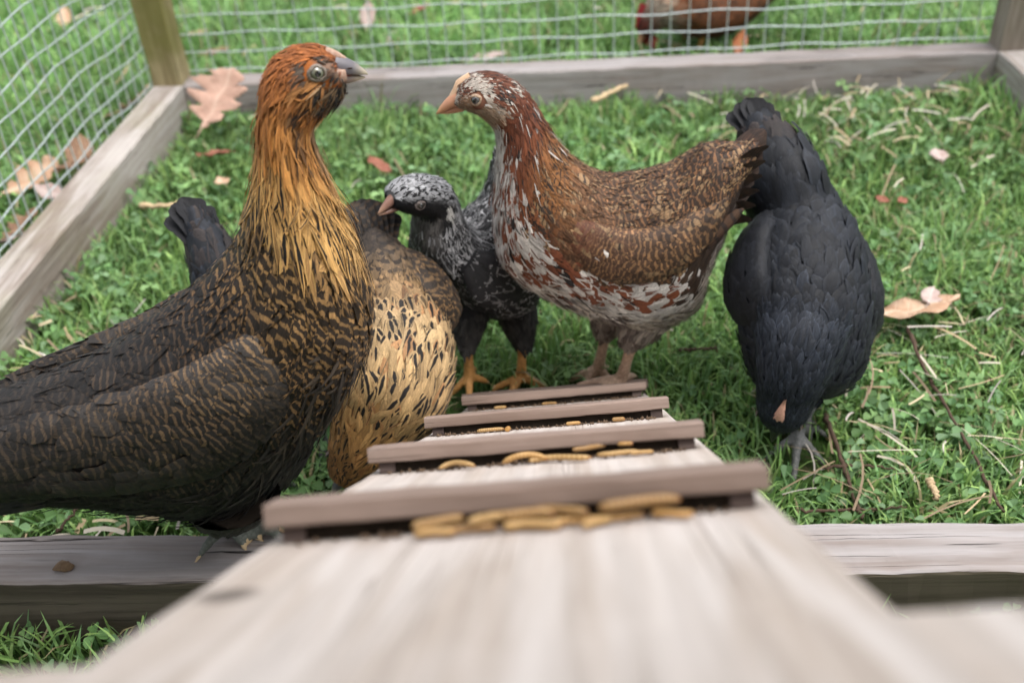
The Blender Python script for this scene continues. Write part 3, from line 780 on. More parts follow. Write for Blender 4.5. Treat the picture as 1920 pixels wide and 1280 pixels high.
    plume_loft(pl, lo, rng, L, W, style, 1.0, lambda q: np.interp(q, [0, 7, 9, 12, 13, 16], [.16, .16, .12, .12, .24, .32]), keep=keep,
               shape=lambda q: blend_shape(sst(q, 7.4, 9)), splay=0.17)
    # a second, looser coat of long hackles
    plume_loft(pl, lo, rng, lambda q: L(q) * 1.25, lambda q: W(q) * .55, style, .22, .15, q0=7.8, q1=12.6, keep=keep, shape=SHAPE['hackle'], splay=.22, base=.001)
    wisps(pl, lo, rng, L, W, style, .6, keep=keep)
    # fluffy beard and ear tufts
    def beard(q, c, sn, P, r):
        n = len(q); A = np.where((r.random(n) < .6)[:, None], np.array([.030, .025, .022]), np.array([.20, .125, .065])); A = np.where((r.random(n) < .12)[:, None], np.array([.30, .12, .035]), A); return A * np.exp(r.normal(0, .3, (n, 1))), A * .4, pat(n)
    plume_loft(pl, lo, rng, lambda q: .0075 + 0 * q, lambda q: .0011 + 0 * q, beard, .75, .5, q0=12.6, q1=15.3, keep=lambda q, c, sn, P: keep(q, c, sn, P) & (c < -.15), shape=SHAPE['down'], splay=.5)
    plume_loft(pl, lo, rng, lambda q: .0085 + 0 * q, lambda q: .0014 + 0 * q, lambda q, c, sn, P, r: (np.tile([.42, .19, .06], (len(q), 1)), np.tile([.05, .03, .02], (len(q), 1)), pat(len(q))), .8, .4, q0=12.9, q1=13.7, keep=lambda q, c, sn, P: np.abs(c + .02) < .22, shape=SHAPE['down'], splay=.3)
    # loose down on belly and thighs
    def down_style(q, c, sn, P, r):
        n = len(q); A = mixc(np.tile([.022, .018, .015], (n, 1)), np.array([.085, .062, .042]), sst(q, 4.0, 6.2) * (r.random(n))); return A, A * .6, pat(n)
    plume_loft(pl, lo, rng, lambda q: .020 + 0 * q, lambda q: .0022 + 0 * q, down_style, .55, .34, q0=2.2, q1=6.6, keep=lambda q, c, sn, P: c < -.25, shape=SHAPE['down'], splay=.5)
    # drumsticks
    legs = []
    toe_sets = [[(380, 1032), (452, 1016), (478, 1004), (418, 990)], [(470, 1003), (530, 1010), (520, 990), (455, 985)]]
    for k, (hip, hock, ank) in enumerate([((440, 880), (432, 950), (428, 988)), ((510, 880), (498, 945), (482, 985))]):
        off = near * (.028 if k == 0 else -.022)
        hp = at_plane(*hip, foot, left) + off; hk = at_plane(*hock, foot, left) + off * .6; an = at_z(*ank, RT + .006) if k == 0 else at_z(*ank, RT + .006)
        legs.append(dict(chain=(hp, hk, an), toes=[at_z(*t, RT + .0035) for t in toe_sets[k]], thigh=.021, shank=.0046))
        tl = Loft([hk - (hk - hp) * .02, (hk + hp) / 2, hp], [fwd * .007, fwd * .020, fwd * .028], [left * .006, left * .017, left * .025], 20, 20)
        plume_loft(pl, tl, rng, lambda q: .010 + 0 * q, lambda q: .005 + 0 * q, lambda q, c, sn, P, r: (np.tile([.020, .016, .014], (len(q), 1)) * np.exp(r.normal(0, .3, (len(q), 1))), np.tile([.055, .042, .028], (len(q), 1)), pat(len(q), .5, 0, 0, 2)), 1.6, .25, splay=.35)
    make_body('body', e, inv, lo, legs, M['leg_slate'], cols)
    pl.build('plumage', e, inv)
    # wings
    for sg, nm in ((1, 'wing'), (-1, 'wing')):
        mid, wl = body_wing(lo, [(0.2, .12, .82, .005, .004), (1.1, .24, .90, .014, .006), (2.1, .33, .91, .022, .008), (3.1, .36, .91, .027, .010), (4.2, .34, .92, .030, .012), (5.2, .28, .89, .025, .009), (6.1, .24, .80, .012, .004)], near * sg)
        wp = Plumes()
        side = lambda q, c, sn, P: sn > -.25
        def wstyle(q, c, sn, P, r):
            n = len(q); nz = blob_noise(P, 60, 8)
            B = lerp_cols(q, [0, 1.5, 3, 4.5, 6], [(.028, .021, .016), (.042, .031, .022), (.085, .056, .032), (.16, .10, .052), (.23, .145, .072)])
            B = mixc(B, np.array([.036, .028, .021]), sst(-c, .0, .7) * .8)
            A = mixc(np.tile([.017, .014, .012], (n, 1)), np.array([.046, .040, .036]), sst(nz, .0, .9) * .7)
            return A, B, pat(n, .9, 0, 0, np.interp(q, [0, 3, 6], [6.0, 4.6, 3.4]))
        plume_loft(wp, wl, rng, lambda q: np.interp(q, [0, 2, 4, 6], [.034, .026, .017, .010]), lambda q: np.interp(q, [0, 2, 4, 6], [.013, .012, .0105, .007]), wstyle, 1.0, .16, keep=side, splay=.13)
        sh = shell(nm, wl, (.014, .012, .011), e, inv)
        wp.build('covert_feathers', sh, inv)
        for k in range(7):      # folded flight feathers along the lower edge
            f = k / 6; b0 = mid[4] * (1 - f) + mid[2] * f + np.array([0, 0, -.016 + .006 * f]) - near * sg * .002
            t0 = mid[0] + np.array([0, 0, -.026 + .018 * f]) - fwd * (.0 + .012 * f); mm_ = (b0 + t0) / 2 + near * sg * .006 - np.array([0, 0, .006])
            one_feather('flight_feather', [b0, mm_, t0], .015, np.array([0, 0, 1.0]), ((.014, .012, .011), (.05, .036, .024), (.7, 0, 0, 7)), sh, inv, 100 + k + (50 if sg < 0 else 0))
    # tail
    tb = lo.C[2]
    for k in range(10):
        a = (k - 4.5) / 4.5; d = -fwd * .105 + left * a * .038 + np.array([0, 0, .030 - .028 * a * a])
        b0 = tb + left * a * .012 + np.array([0, 0, .004]); t0 = b0 + d
        one_feather('tail_feather', [b0, (b0 + t0) / 2 + np.array([0, 0, .006]), t0], .024, left * .8 + np.array([0, 0, .6 * (1 if a > 0 else -1)]), ((.012, .011, .011), (.05, .035, .022), (.5, 0, 0, 8)), e, inv, 200 + k)
    # face
    em = eye_mat('olive_eye', (.10, .098, .066), (.17, .165, .12), .40, .0038)
    bt = at_plane(690, 137, foot, left); upv = np.array([0, 0, 1.0]) * .95 - fwd * .2
    for sg in (1, -1):
        ec = hc + near * .0160 * sg
        eye_part(ec, near * sg * 1 + fwd * .22 + np.array([0, 0, .15]), fwd, .0038, em, M['lid_a'], e, inv, .34)
    horn_part('upper_beak', at_plane(622, 126, foot, left), at_plane(690, 132, foot, left), upv, .0070, .0062, M['beak_grey'], e, inv, .30, .10, .55)
    horn_part('lower_beak', at_plane(618, 148, foot, left), at_plane(685, 147, foot, left), upv, .0040, .0050, M['beak_grey_low'], e, inv, -.10, .12, .2)
    horn_part('mouth', at_plane(625, 138, foot, left), at_plane(668, 141, foot, left), upv, .0030, .0042, M['mouth'], e, inv, 0, .2)
    # bare face skin and low comb
    for sg in (1, -1):
        fc = at_plane(610, 138, foot, left) + near * sg * .0095
        horn_part('face_skin', fc - fwd * .012, fc + fwd * .010 - near * sg * .003, np.array([0, 0, 1.0]), .0085, .0045, M['face_a'], e, inv, 0, .35, 0, .5)
    cb = at_plane(640, 108, foot, left); horn_part('comb', cb - fwd * .008 + np.array([0, 0, .003]), cb + fwd * .005 - np.array([0, 0, .002]), np.array([0, 0, 1.0]), .0036, .0034, M['face_a'], e, inv, .4, .3)
    for sg in (1, -1):
        nb = at_plane(650, 124, foot, left) + near * sg * .0042; horn_part('nostril', nb - fwd * .002, nb + fwd * .0026, np.array([0, 0, 1.0]), .0008, .0007, M['nostril'], e, inv, 0, .3)
hen_golden()

# ---------------------------------------------------- speckled hen at the foot of the ramp
def hen_speckled():
    rng = np.random.default_rng(23)
    Y = 0.665; o = at_y(1140, 728, Y); o[2] = 0.0; phi = R_(179)
    e, inv, fwd, left = hen_root('hen', o, phi, 'rufous and white speckled hen facing left at the foot of the ramp')
    near = left if left[1] < 0 else -left
    pr = [((1400, 262), (1372, 372), .016), ((1325, 262), (1352, 440), .030), ((1255, 298), (1325, 510), .043), ((1190, 314), (1300, 580), .051), ((1130, 315), (1212, 612), .054),
          ((1085, 292), (1108, 592), .052), ((1055, 262), (1000, 548), .047), ((1037, 235), (938, 500), .042), ((1026, 215), (920, 425), .035), ((1016, 195), (922, 350), .029),
          ((1006, 177), (925, 290), .0245), ((990, 158), (918, 248), .023), ((958, 138), (893, 222), .0225), ((922, 128), (872, 212), .021), ((885, 134), (858, 206), .017), ((862, 152), (850, 200), .011)]
    lo = pairs_loft(pr, o, left, 0.003, 0.10, slim=[0] * 7 + [.0005, .0015, .002, .002, .0015, .001, .0005, 0, 0])
    RUF = np.array([.20, .060, .026]); WHT = np.array([.62, .585, .55]); BR = np.array([.11, .055, .025])
    def cols(q, c, P):
        A = lerp_cols(q, [0, 3, 6, 8, 11, 13, 15], [(.07, .04, .025), (.10, .055, .03), (.16, .07, .03), (.17, .06, .03), (.22, .12, .09), (.18, .08, .05), (.28, .16, .11)])
        return mixc(A, np.array([.40, .35, .31]), sst(-c, .5, .9) * sst(6.5 - q, 0, 2))
    def style(q, c, sn, P, r):
        n = len(q); n1 = blob_noise(P, 210, 1); n2 = blob_noise(P, 300, 2); n3 = blob_noise(P, 120, 4)
        A = lerp_cols(q, [0, 2, 4, 5.6, 7, 9, 10.5], [(.040, .024, .016), (.042, .025, .016), (.050, .028, .016), (.085, .040, .018), (.20, .068, .025), (.18, .055, .023), (.16, .048, .022)])
        A = mixc(A, np.array([.34, .15, .045]), sst(c, .1, .7) * np.exp(-((q - 7.0) / 1.3) ** 2) * .8)
        B = mixc(np.tile([.22, .105, .046], (n, 1)), np.array([.016, .013, .012]), sst(q, 5.6, 7)); p = pat(n)
        back = c > -.05
        p[:, 0] = np.where(back & (q < 7.4), .95, .0); p[:, 3] = 3.4
        p[:, 1] = np.where((q >= 6.4) & (q < 11) & (r.random(n) < .34), .95, 0)
        # buff speckle on the back
        sp = (r.random(n) < .20) & back & (q < 7.5); A = np.where(sp[:, None], np.array([.30, .185, .095]), A); B = np.where(sp[:, None], np.array([.03, .02, .015]), B)
        # breast: white blotches, rufous and some black
        br = sst(-c, -.12, .16) * sst(q, 2.4, 4.2) * sst(10.2 - q, 0, 1.2)
        front = sst(-c, .45, .8) * sst(q, 5.5, 7)
        wh = (n1 + .40 * front + 1.1 * sst(6.5 - q, 0, 2) * sst(-c, .2, .6) + r.normal(0, .25, n)) > -.12
        bl = (n2 + r.normal(0, .25, n)) > .62
        bc = np.where(wh[:, None], WHT, np.where(bl[:, None], np.array([.02, .016, .015]), RUF))
        k = (br > r.random(n) * .7)
        A = np.where(k[:, None], bc, A); p[k, 0] = 0; p[k, 1] = 0
        tipw = k & wh & (r.random(n) < .3) & ~((q < 6.5) & (c < -.4)); A = np.where(tipw[:, None], RUF * .9, A)
        p[:, 2] = np.where(tipw | (k & ~wh & (r.random(n) < .3)), 1., 0); B = np.where((k & (p[:, 2] > 0))[:, None], WHT, B)
        # belly and vent cream and grey fluff
        bel = sst(-c, .45, .75) * sst(5.6 - q, 0, 1.2)
        bc2 = mixc(np.tile([.60, .53, .45], (n, 1)), np.array([.16, .12, .10]), sst(n3, .0, .7) + sst(2.6 - q, 0, 1.4))
        kb = (bel > .4 + .2 * r.normal(0, 1, n)) & (bel > .08); A = np.where(kb[:, None], bc2, A); p[kb] = 0
        # white front of the neck, mottled
        nf = sst(-c, .35, .75) * sst(q, 8.6, 10) * sst(13.6 - q, 0, .6)
        kn = (nf > r.random(n)); A = np.where(kn[:, None], np.array([.52, .48, .44]), A); p[kn] = 0
        # head: rufous crown with white flecks
        hd = q > 11.3; hc_ = np.where(((n1 + r.normal(0, .6, n) + .35 * sst(-c, -.5, .3)) > .50)[:, None], np.array([.50, .45, .39]), np.where((r.random(n) < .22)[:, None], np.array([.03, .02, .016]), np.array([.155, .052, .026])))
        hc_ = mixc(hc_, np.array([.36, .23, .14]), sst(-c, -.3, .2) * .75 * sst(15 - q, 0, 1))
        A = np.where(hd[:, None], hc_, A); p[hd] = 0
        fl = (q > 6.5) & (q < 12.5) & (c > -.3) & (r.random(n) < .05); A = np.where(fl[:, None], WHT * .9, A); p[fl] = 0
        return A, B, p
    L = lambda q: np.interp(q, [0, 2, 4, 6, 8, 10, 11.2, 12.2, 13, 15], [.015, .014, .013, .0125, .013, .010, .0065, .0045, .0034, .0024])
    W = lambda q: np.interp(q, [0, 2, 4, 6, 8, 10, 11.2, 12.2, 13, 15], [.0085, .008, .0072, .007, .005, .0038, .0026, .0018, .0014, .0010])
    hc = at_plane(893, 172, o, left); eyep = hc + near * .0175
    def keep(q, c, sn, P):
        d = np.linalg.norm((P - eyep) - np.outer((P - eyep) @ left, left), axis=1); return d > .0062
    pl = Plumes()
    plume_loft(pl, lo, rng, L, W, style, 1.05, lambda q: np.interp(q, [0, 8, 11, 12, 15], [.13, .13, .16, .24, .3]), keep=keep, shape=lambda q: blend_shape(sst(q, 7, 9) * .7), splay=.2)
    wisps(pl, lo, rng, L, W, style, .6, keep=keep)
    def down_style(q, c, sn, P, r):
        n = len(q); A = mixc(np.tile([.50, .44, .38], (n, 1)), np.array([.13, .10, .09]), sst(blob_noise(P, 120, 4), -.1, .6) + sst(2.4 - q, 0, 1.2)); return A, A, pat(n)
    plume_loft(pl, lo, rng, lambda q: .014 + 0 * q, lambda q: .0022 + 0 * q, down_style, .6, .32, q0=1.0, q1=6, keep=lambda q, c, sn, P: c < -.5, shape=SHAPE['down'], splay=.5)
    legs = []
    for k, (hip, hock, ank, toes, dy) in enumerate([((1215, 590), (1186, 640), (1166, 708), [(1085, 722), (1110, 742), (1160, 742), (1190, 705)], -.018),
                                                     ((1160, 570), (1136, 622), (1122, 690), [(1070, 712), (1090, 730), (1150, 722), (1140, 690)], .022)]):
        an = at_y(*ank, Y + dy * .8)
        hp = at_y(*hip, Y + dy); hk = at_y(*hock, Y + dy)
        z0 = an[2] - .012
        legs.append(dict(chain=(hp, hk, an), toes=[at_z(*t, z0) for t in toes], thigh=.022, shank=.0046))
        tl = Loft([hk, (hk + hp) / 2, hp], [fwd * .009, fwd * .017, fwd * .022], [left * .009, left * .016, left * .02], 16, 18)
        plume_loft(pl, tl, rng, lambda q: .011 + 0 * q, lambda q: .004 + 0 * q, lambda q, c, sn, P, r: (mixc(np.tile([.36, .31, .27], (len(q), 1)), np.array([.12, .09, .08]), r.random(len(q))), np.tile([.1, .08, .07], (len(q), 1)), pat(len(q))), 1.0, .25, splay=.3)
    make_body('body', e, inv, lo, legs, M['leg_pink'], cols, .0021)
    pl.build('plumage', e, inv)
    for sg in (1, -1):
        mid, wl = body_wing(lo, [(0.9, .0, .90, .004, .003), (1.7, .16, .94, .011, .006), (2.6, .28, .94, .016, .007), (3.5, .35, .92, .019, .008), (4.3, .36, .91, .019, .009), (5.0, .36, .86, .015, .006), (5.8, .34, .78, .007, .003)], near * sg)
        def wst(q, c, sn, P, r):
            n = len(q); A = lerp_cols(q, [0, 3, 5, 6], [(.050, .030, .019), (.060, .034, .020), (.085, .040, .021), (.15, .05, .024)])
            lt_ = r.random(n) < .16; A = np.where(lt_[:, None], np.array([.25, .155, .08]), A); p = pat(n, np.where(q < 5, .95, .35), 0, 0, 3.4)
            wt = (q > 4.6) & (c < .1) & (blob_noise(P, 230, 9) > .45); A = np.where(wt[:, None], np.array([.56, .53, .50]), A); p[wt] = 0
            return A, np.where(lt_[:, None], np.array([.022, .016, .013]), np.array([.25, .135, .062])), p
        wp = Plumes(); plume_loft(wp, wl, rng, lambda q: np.interp(q, [0, 2, 4, 6], [.024, .019, .013, .009]), lambda q: np.interp(q, [0, 2, 4, 6], [.009, .0085, .008, .006]), wst, 1.05, .11, splay=.13)
        sh = shell('wing', wl, (.07, .035, .02), e, inv); wp.build('covert_feathers', sh, inv)
        for k in range(6):
            f = k / 5; b0 = mid[4] * (1 - f) + mid[2] * f + np.array([0, 0, -.016]) + near * sg * .004; t0 = mid[0] + np.array([0, 0, -.020 + .012 * f]) - fwd * (.004 + .012 * f)
            one_feather('flight_feather', [b0, (b0 + t0) / 2 + near * sg * .004, t0], .012, np.array([0, 0, 1.0]), ((.085, .045, .026), (.030, .020, .016), (.9, 0, 0, 8)), sh, inv, 300 + k + (20 if sg < 0 else 0))
    for k in range(12):
        f = k / 11; tip = at_plane(1440 - 38 * f, 252 + 142 * f, o, left) + left * (.008 if k % 2 else -.008) * (1 + f); b0 = lo.C[12] + np.array([0, 0, .010 - .022 * f])
        one_feather('tail_feather', [b0, (b0 + tip) / 2 + np.array([0, 0, .003]), tip], .023, left * (.9 if k % 2 else -.9) + np.array([0, 0, 1.0]), ((.075, .042, .028), (.030, .023, .020), (.6, 0, .4, 7)), e, inv, 330 + k)
    em = eye_mat('dark_grey_eye', (.10, .095, .09), (.05, .048, .048), .40, .0036)
    for sg in (1, -1):
        eye_part(hc + near * .0148 * sg, near * sg + fwd * .25 + np.array([0, 0, .12]), fwd, .0036, em, M['lid_c'], e, inv, .46)
    upv = np.array([0, 0, 1.0])
    horn_part('upper_beak', at_plane(866, 184, o, left), at_plane(817, 211, o, left), upv, .0068, .0060, M['beak_pink'], e, inv, .18, .1, .5)
    horn_part('lower_beak', at_plane(868, 200, o, left), at_plane(824, 213, o, left), upv, .0032, .0046, M['beak_pink'], e, inv, 0, .12)
    V = []; F = []
    pts = [(843, 180), (850, 168), (858, 156), (867, 146), (879, 138)]
    for i, t in enumerate(pts):                      # small saw-edged comb
        P0 = at_plane(*t, o, left); hgt = [.0004, .0006, .0022, .0008, .0004][i]; nrm = (np.array([0, 0, 1.0]) * .8 + fwd * .6) * .8
        for w in (-1, 1): V.append(P0 + left * w * .0026 - nrm * .003); V.append(P0 + left * w * .0014 + nrm * hgt)
    for i in range(len(pts) - 1):
        a, b = i * 4, (i + 1) * 4; F += [(a, a + 1, b + 1, b), (a + 1, a + 3, b + 3, b + 1), (a + 3, a + 2, b + 2, b + 3)]
    V = np.array(V) @ inv[:3, :3].T + inv[:3, 3]; mesh_py('comb', V, F, M['comb_y'], e, True)
hen_speckled()

# ---------------------------------------------------- small black and silver pullet behind her
def hen_silver():
    rng = np.random.default_rng(31)
    phi = R_(218); o = at_z(925, 700, 0.0); o = np.array([o[0], 0.715, 0.0])
    e, inv, fwd, left = hen_root('hen', o, phi, 'small black hen with silver lacing and grey crown behind the speckled hen')
    near = left if left[1] < 0 else -left
    pr = [((925, 300), (960, 345), .010), ((922, 335), (985, 420), .022), ((912, 365), (990, 520), .036), ((893, 380), (970, 590), .044), ((880, 388), (915, 606), .045), ((870, 393), (850, 580), .042),
          ((862, 390), (800, 535), .036), ((856, 378), (784, 480), .029), ((850, 356), (784, 436), .024), ((834, 328), (784, 414), .0225), ((788, 318), (762, 410), .021), ((750, 330), (742, 402), .0165), ((733, 348), (732, 393), .010)]
    lo = pairs_loft(pr, o, left, 0.003, .08, 64, 34)
    def cols(q, c, P): return mixc(np.tile([.022, .022, .024], (len(q), 1)), np.array([.12, .12, .12]), sst(q, 8, 10) * sst(c, 0, .5))
    def style(q, c, sn, P, r):
        n = len(q); A = np.tile([.014, .014, .016], (n, 1)); B = np.tile([.50, .51, .53], (n, 1)); p = pat(n)
        p[:, 2] = np.where(q < 8.2, (r.random(n) < .8) * 1. * sst(c, -.9, -.4), 0); p[:, 1] = np.where((q > 5) & (q < 8.2) & (r.random(n) < .3), .7, 0)
        gr = sst(q, 7.6, 8.6) * sst(c, -.1, .4); A = mixc(A, np.array([.42, .43, .45]), gr * (r.random(n) < .7))
        ear = np.exp(-((q - 8.7) / .5) ** 2 - ((c + .05) / .3) ** 2) > .6; A = np.where(ear[:, None], np.array([.60, .60, .58]), A); p[q > 8.2] = 0
        gt = sst(-c, .4, .8) * sst(q, 6.8, 8) * (q < 9); A = mixc(A, np.array([.20, .19, .18]), gt * .7)
        bt = (q < 4.5) & (c < -.6); A[bt] = [.028, .026, .025]
        return A, B, p
    L = lambda q: np.interp(q, [0, 3, 6, 8, 9, 12], [.016, .013, .012, .008, .0055, .003]); W = lambda q: np.interp(q, [0, 3, 6, 8, 9, 12], [.008, .0075, .005, .0036, .0026, .0014])
    hc = at_plane(763, 371, o, left); eyep = hc + near * .0155
    pl = Plumes(); plume_loft(pl, lo, rng, L, W, style, 1.0, lambda q: np.interp(q, [0, 7, 9, 12], [.15, .15, .26, .3]), keep=lambda q, c, sn, P: np.linalg.norm((P - eyep) - np.outer((P - eyep) @ left, left), axis=1) > .0046, shape=lambda q: blend_shape(sst(q, 4, 6) * .6), splay=.25)
    wisps(pl, lo, rng, L, W, style, .6)
    legs = []
    for hip, hock, ank, toes, yy in [((880, 570), (877, 642), (880, 705), [(880, 752), (850, 735), (912, 715), (890, 690)], .672), ((965, 570), (980, 640), (977, 705), [(925, 730), (950, 750), (1035, 735), (985, 705)], .682)]:
        hp, hk, an = at_y(*hip, yy + .03), at_y(*hock, yy + .006), at_y(*ank, yy); z0 = max(an[2] - .012, -.014)
        legs.append(dict(chain=(hp, hk, an), toes=[at_z(*t, z0) for t in toes], thigh=.018, shank=.0042))
        tl = Loft([hk, (hk + hp) / 2, hp], [fwd * .008, fwd * .014, fwd * .018], [left * .008, left * .014, left * .018], 16, 18)
        plume_loft(pl, tl, rng, lambda q: .010 + 0 * q, lambda q: .0036 + 0 * q, lambda q, c, sn, P, r: (np.tile([.03, .028, .026], (len(q), 1)) * np.exp(r.normal(0, .3, (len(q), 1))), np.tile([.08, .08, .08], (len(q), 1)), pat(len(q))), 1.0, .25, splay=.35)
    make_body('body', e, inv, lo, legs, M['leg_yellow'], cols, .0020)
    pl.build('plumage', e, inv)
    for sg in (1, -1):
        mid = [lo.C[8] + near * sg * .018, lo.C[18] + near * sg * .036, lo.C[26] + near * sg * .040, lo.C[32] + near * sg * .034]
        wl = wing_loft(mid, [.004, .018, .022, .010], [.003, .006, .008, .004], near * sg, np.array([0, 0, 1.0])); wp = Plumes()
        plume_loft(wp, wl, rng, lambda q: np.interp(q, [0, 3], [.022, .010]), lambda q: np.interp(q, [0, 3], [.009, .006]), lambda q, c, sn, P, r: (np.tile([.015, .015, .017], (len(q), 1)), np.tile([.25, .25, .26], (len(q), 1)), pat(len(q), 0, 0, .8 * (r.random(len(q)) < .6), 2)), 1.0, .1)
        sh = shell('wing', wl, (.014, .014, .015), e, inv); wp.build('covert_feathers', sh, inv)
    for k in range(7):
        a = (k - 3) / 3; b0 = lo.C[8] + left * a * .006; t0 = b0 - fwd * .05 + left * a * .022 + np.array([0, 0, .030 - .012 * a * a])
        one_feather('tail_feather', [b0, (b0 + t0) / 2, t0], .014, left, ((.03, .03, .033), (.16, .16, .17), (0, 0, .6, 3)), e, inv, 400 + k)
    em = eye_mat('black_eye', (.06, .05, .04), (.04, .035, .03), .5, .0033)
    for sg in (1, -1): eye_part(hc + near * .0165 * sg, near * sg + fwd * .2, fwd, .0033, em, M['lid_b'], e, inv, .36)
    upv = np.array([0, 0, 1.0]); horn_part('upper_beak', at_plane(744, 368, o, left), at_plane(708, 401, o, left), upv, .0052, .0048, M['beak_dark'], e, inv, .1, .1, .5)
    horn_part('lower_beak', at_plane(744, 388, o, left), at_plane(710, 404, o, left), upv, .0028, .0040, M['beak_dark'], e, inv, 0, .12)
hen_silver()

# ---------------------------------------------------- pecking hens, spine given as image column, row and height
def peck_hen(seed, label, st, hw, hh, style, cols, L, W, legs_px, legmat, beakmat, tail, tailcols, wingcols, comb=None, head_q=8, eyes=True, voxel=.0024, dens=1.0, wing_w=1.0, kind='hen', neck=None, wq=(1.3, 2.2, 3.2, 4.2, 5.0), fluff=.14, nL=None, nW=None):
    rng = np.random.default_rng(seed)
    P = [at_z(*s_) if len(s_) == 3 and s_[0] > 5 else np.array(s_) for s_ in st]
    lo = spine_loft([(*p, h_, w_) for p, h_, w_ in zip(P, hh, hw)])
    mid = P[len(P) // 2]; ax = P[-3] - P[1]; phi = math.atan2(ax[1], ax[0])
    o = np.array([mid[0], mid[1], 0.0]); e, inv, fwd, left = hen_root(kind, o, phi, label)
    pl = Plumes(); plume_loft(pl, lo, rng, L, W, style, dens, lambda q: np.interp(q, [0, head_q - 1, head_q, head_q + 2], [fluff, fluff, .2, .26]), shape=lambda q: blend_shape(sst(q, head_q - 4, head_q - 2) * .8), splay=.2)
    wisps(pl, lo, rng, L, W, style, .6)
    extra = []; hlo, hP, hq = lo, P, head_q
    if neck:
        hP = [at_z(*n_[:3]) for n_ in neck]; hlo = spine_loft([(*p, n_[3], n_[4]) for p, n_ in zip(hP, neck)], .002, 0, 40, 30); hq = len(neck) - 1.7; extra = [hlo]
        nst = lambda q, c, sn, P_, r: tuple(x * y for x, y in zip(style(q + 5, c, sn, P_, r), (1.8, 1.8, 1)))
        plume_loft(pl, hlo, rng, nL, nW, nst, dens, .2, shape=SHAPE['hackle'], splay=.2); wisps(pl, hlo, rng, nL, nW, nst, .6)
    legs = []
    for (hip, hock, ank, toes, yy) in legs_px:
        hp, hk, an = at_y(*hip, yy + .03), at_y(*hock, yy + .01), at_y(*ank, yy); z0 = max(an[2] - .012, -.014)
        legs.append(dict(chain=(hp, hk, an), toes=[at_z(*t, z0) for t in toes], thigh=.018, shank=.0044))
    if not legs_px:
        for sg in (1, -1):
            hp = mid + left * sg * .022 - np.array([0, 0, .02]); hk = np.array([mid[0], mid[1], .045]) + left * sg * .024 - fwd * .004; an = np.array([mid[0], mid[1], -.004]) + left * sg * .026 + fwd * .012
            legs.append(dict(chain=(hp, hk, an), toes=[an + fwd * .03 + left * k * .016 - np.array([0, 0, .01 - (.0)]) for k in (-1, 0, 1)] + [an - fwd * .014 - np.array([0, 0, .008])], thigh=.018, shank=.0044))
    make_body('body', e, inv, lo, legs, legmat, cols, voxel, extra)
    pl.build('plumage', e, inv)
    K = lambda q: int(np.interp(q, lo.q, np.arange(lo.N)))
    n = len(P)
    for sg in (1, -1):
        m_ = []
        for q_, w_ in zip(wq, (.62, .86, .98, .98, .80)):
            c = lo.C[K(q_)]; sd_ = lo.G[K(q_), lo.M // 4] - c; m_.append(c + sd_ * sg * w_ * 1.02 + np.array([0, 0, .006]))
        out = left * sg + np.array([0, 0, .35])
        wl = wing_loft(m_, [.005, .018, .026, .026, .012], [.003, .007, .009, .010, .005], out, np.array([0, 0, 1.0])); wp = Plumes()
        plume_loft(wp, wl, rng, lambda q: np.interp(q, [0, 2, 4], [.026, .018, .011]), lambda q: np.interp(q, [0, 2, 4], [.011, .010, .007]),
                   lambda q, c, sn, P_, r: (np.tile(wingcols[0], (len(q), 1)), np.tile(wingcols[1], (len(q), 1)), pat(len(q), *wingcols[2])), 1.0, .11)
        sh = shell('wing', wl, tuple(np.array(wingcols[0]) * .8), e, inv); wp.build('covert_feathers', sh, inv)
    tb, td, tw, nf, ln = tail
    b = lo.C[K(tb)]; ax0 = lo.C[K(tb)] - lo.C[K(tb + 1)]; ax0 /= np.linalg.norm(ax0)
    d0 = ax0 * ln + np.array(td)
    for k in range(nf):
        a = 2 * k / (nf - 1) - 1; b0 = b + left * a * .007; t0 = b0 + d0 + left * a * tw - np.array([0, 0, .012 * a * a])
        one_feather('tail_feather', [b0, (b0 + t0) / 2 + np.array([0, 0, .003]), t0], .017, left, tailcols, e, inv, seed * 10 + k)
    P = hP; kh = int(np.interp(hq, hlo.q, np.arange(hlo.N))); hc = hlo.C[kh]; hd = P[-1] - P[-2]; hd /= np.linalg.norm(hd); sd_ = hlo.G[kh, hlo.M // 4] - hc if hlo.M % 4 == 0 else hlo.at(np.array([float(kh)]), np.array([hlo.M / 4]))[0][0] - hc
    sd_u = sd_ / np.linalg.norm(sd_); hu = hlo.G[kh, 0] - hc; hu /= np.linalg.norm(hu)
    if eyes:
        em = eye_mat('brown_eye', (.10, .05, .02), (.06, .03, .015), .5, .0032)
        for sg in (1, -1): eye_part(hc + sd_u * sg * (np.linalg.norm(sd_) - .0005) + hu * .003, sd_u * sg, hd, .0032, em, M['lid_b'], e, inv, .36)
    tip = P[-1] + hd * .016
    horn_part('upper_beak', P[-1] - hd * .006 + hu * .001, tip, hu, .0056, .0052, beakmat, e, inv, .3, .1, .5)
    horn_part('lower_beak', P[-1] - hd * .006 - hu * .004, tip - hd * .002 - hu * .003, hu, .0026, .004, beakmat, e, inv, 0, .12)
    if comb: comb(e, inv, P, hd, hu, sd_u)
    return e, lo

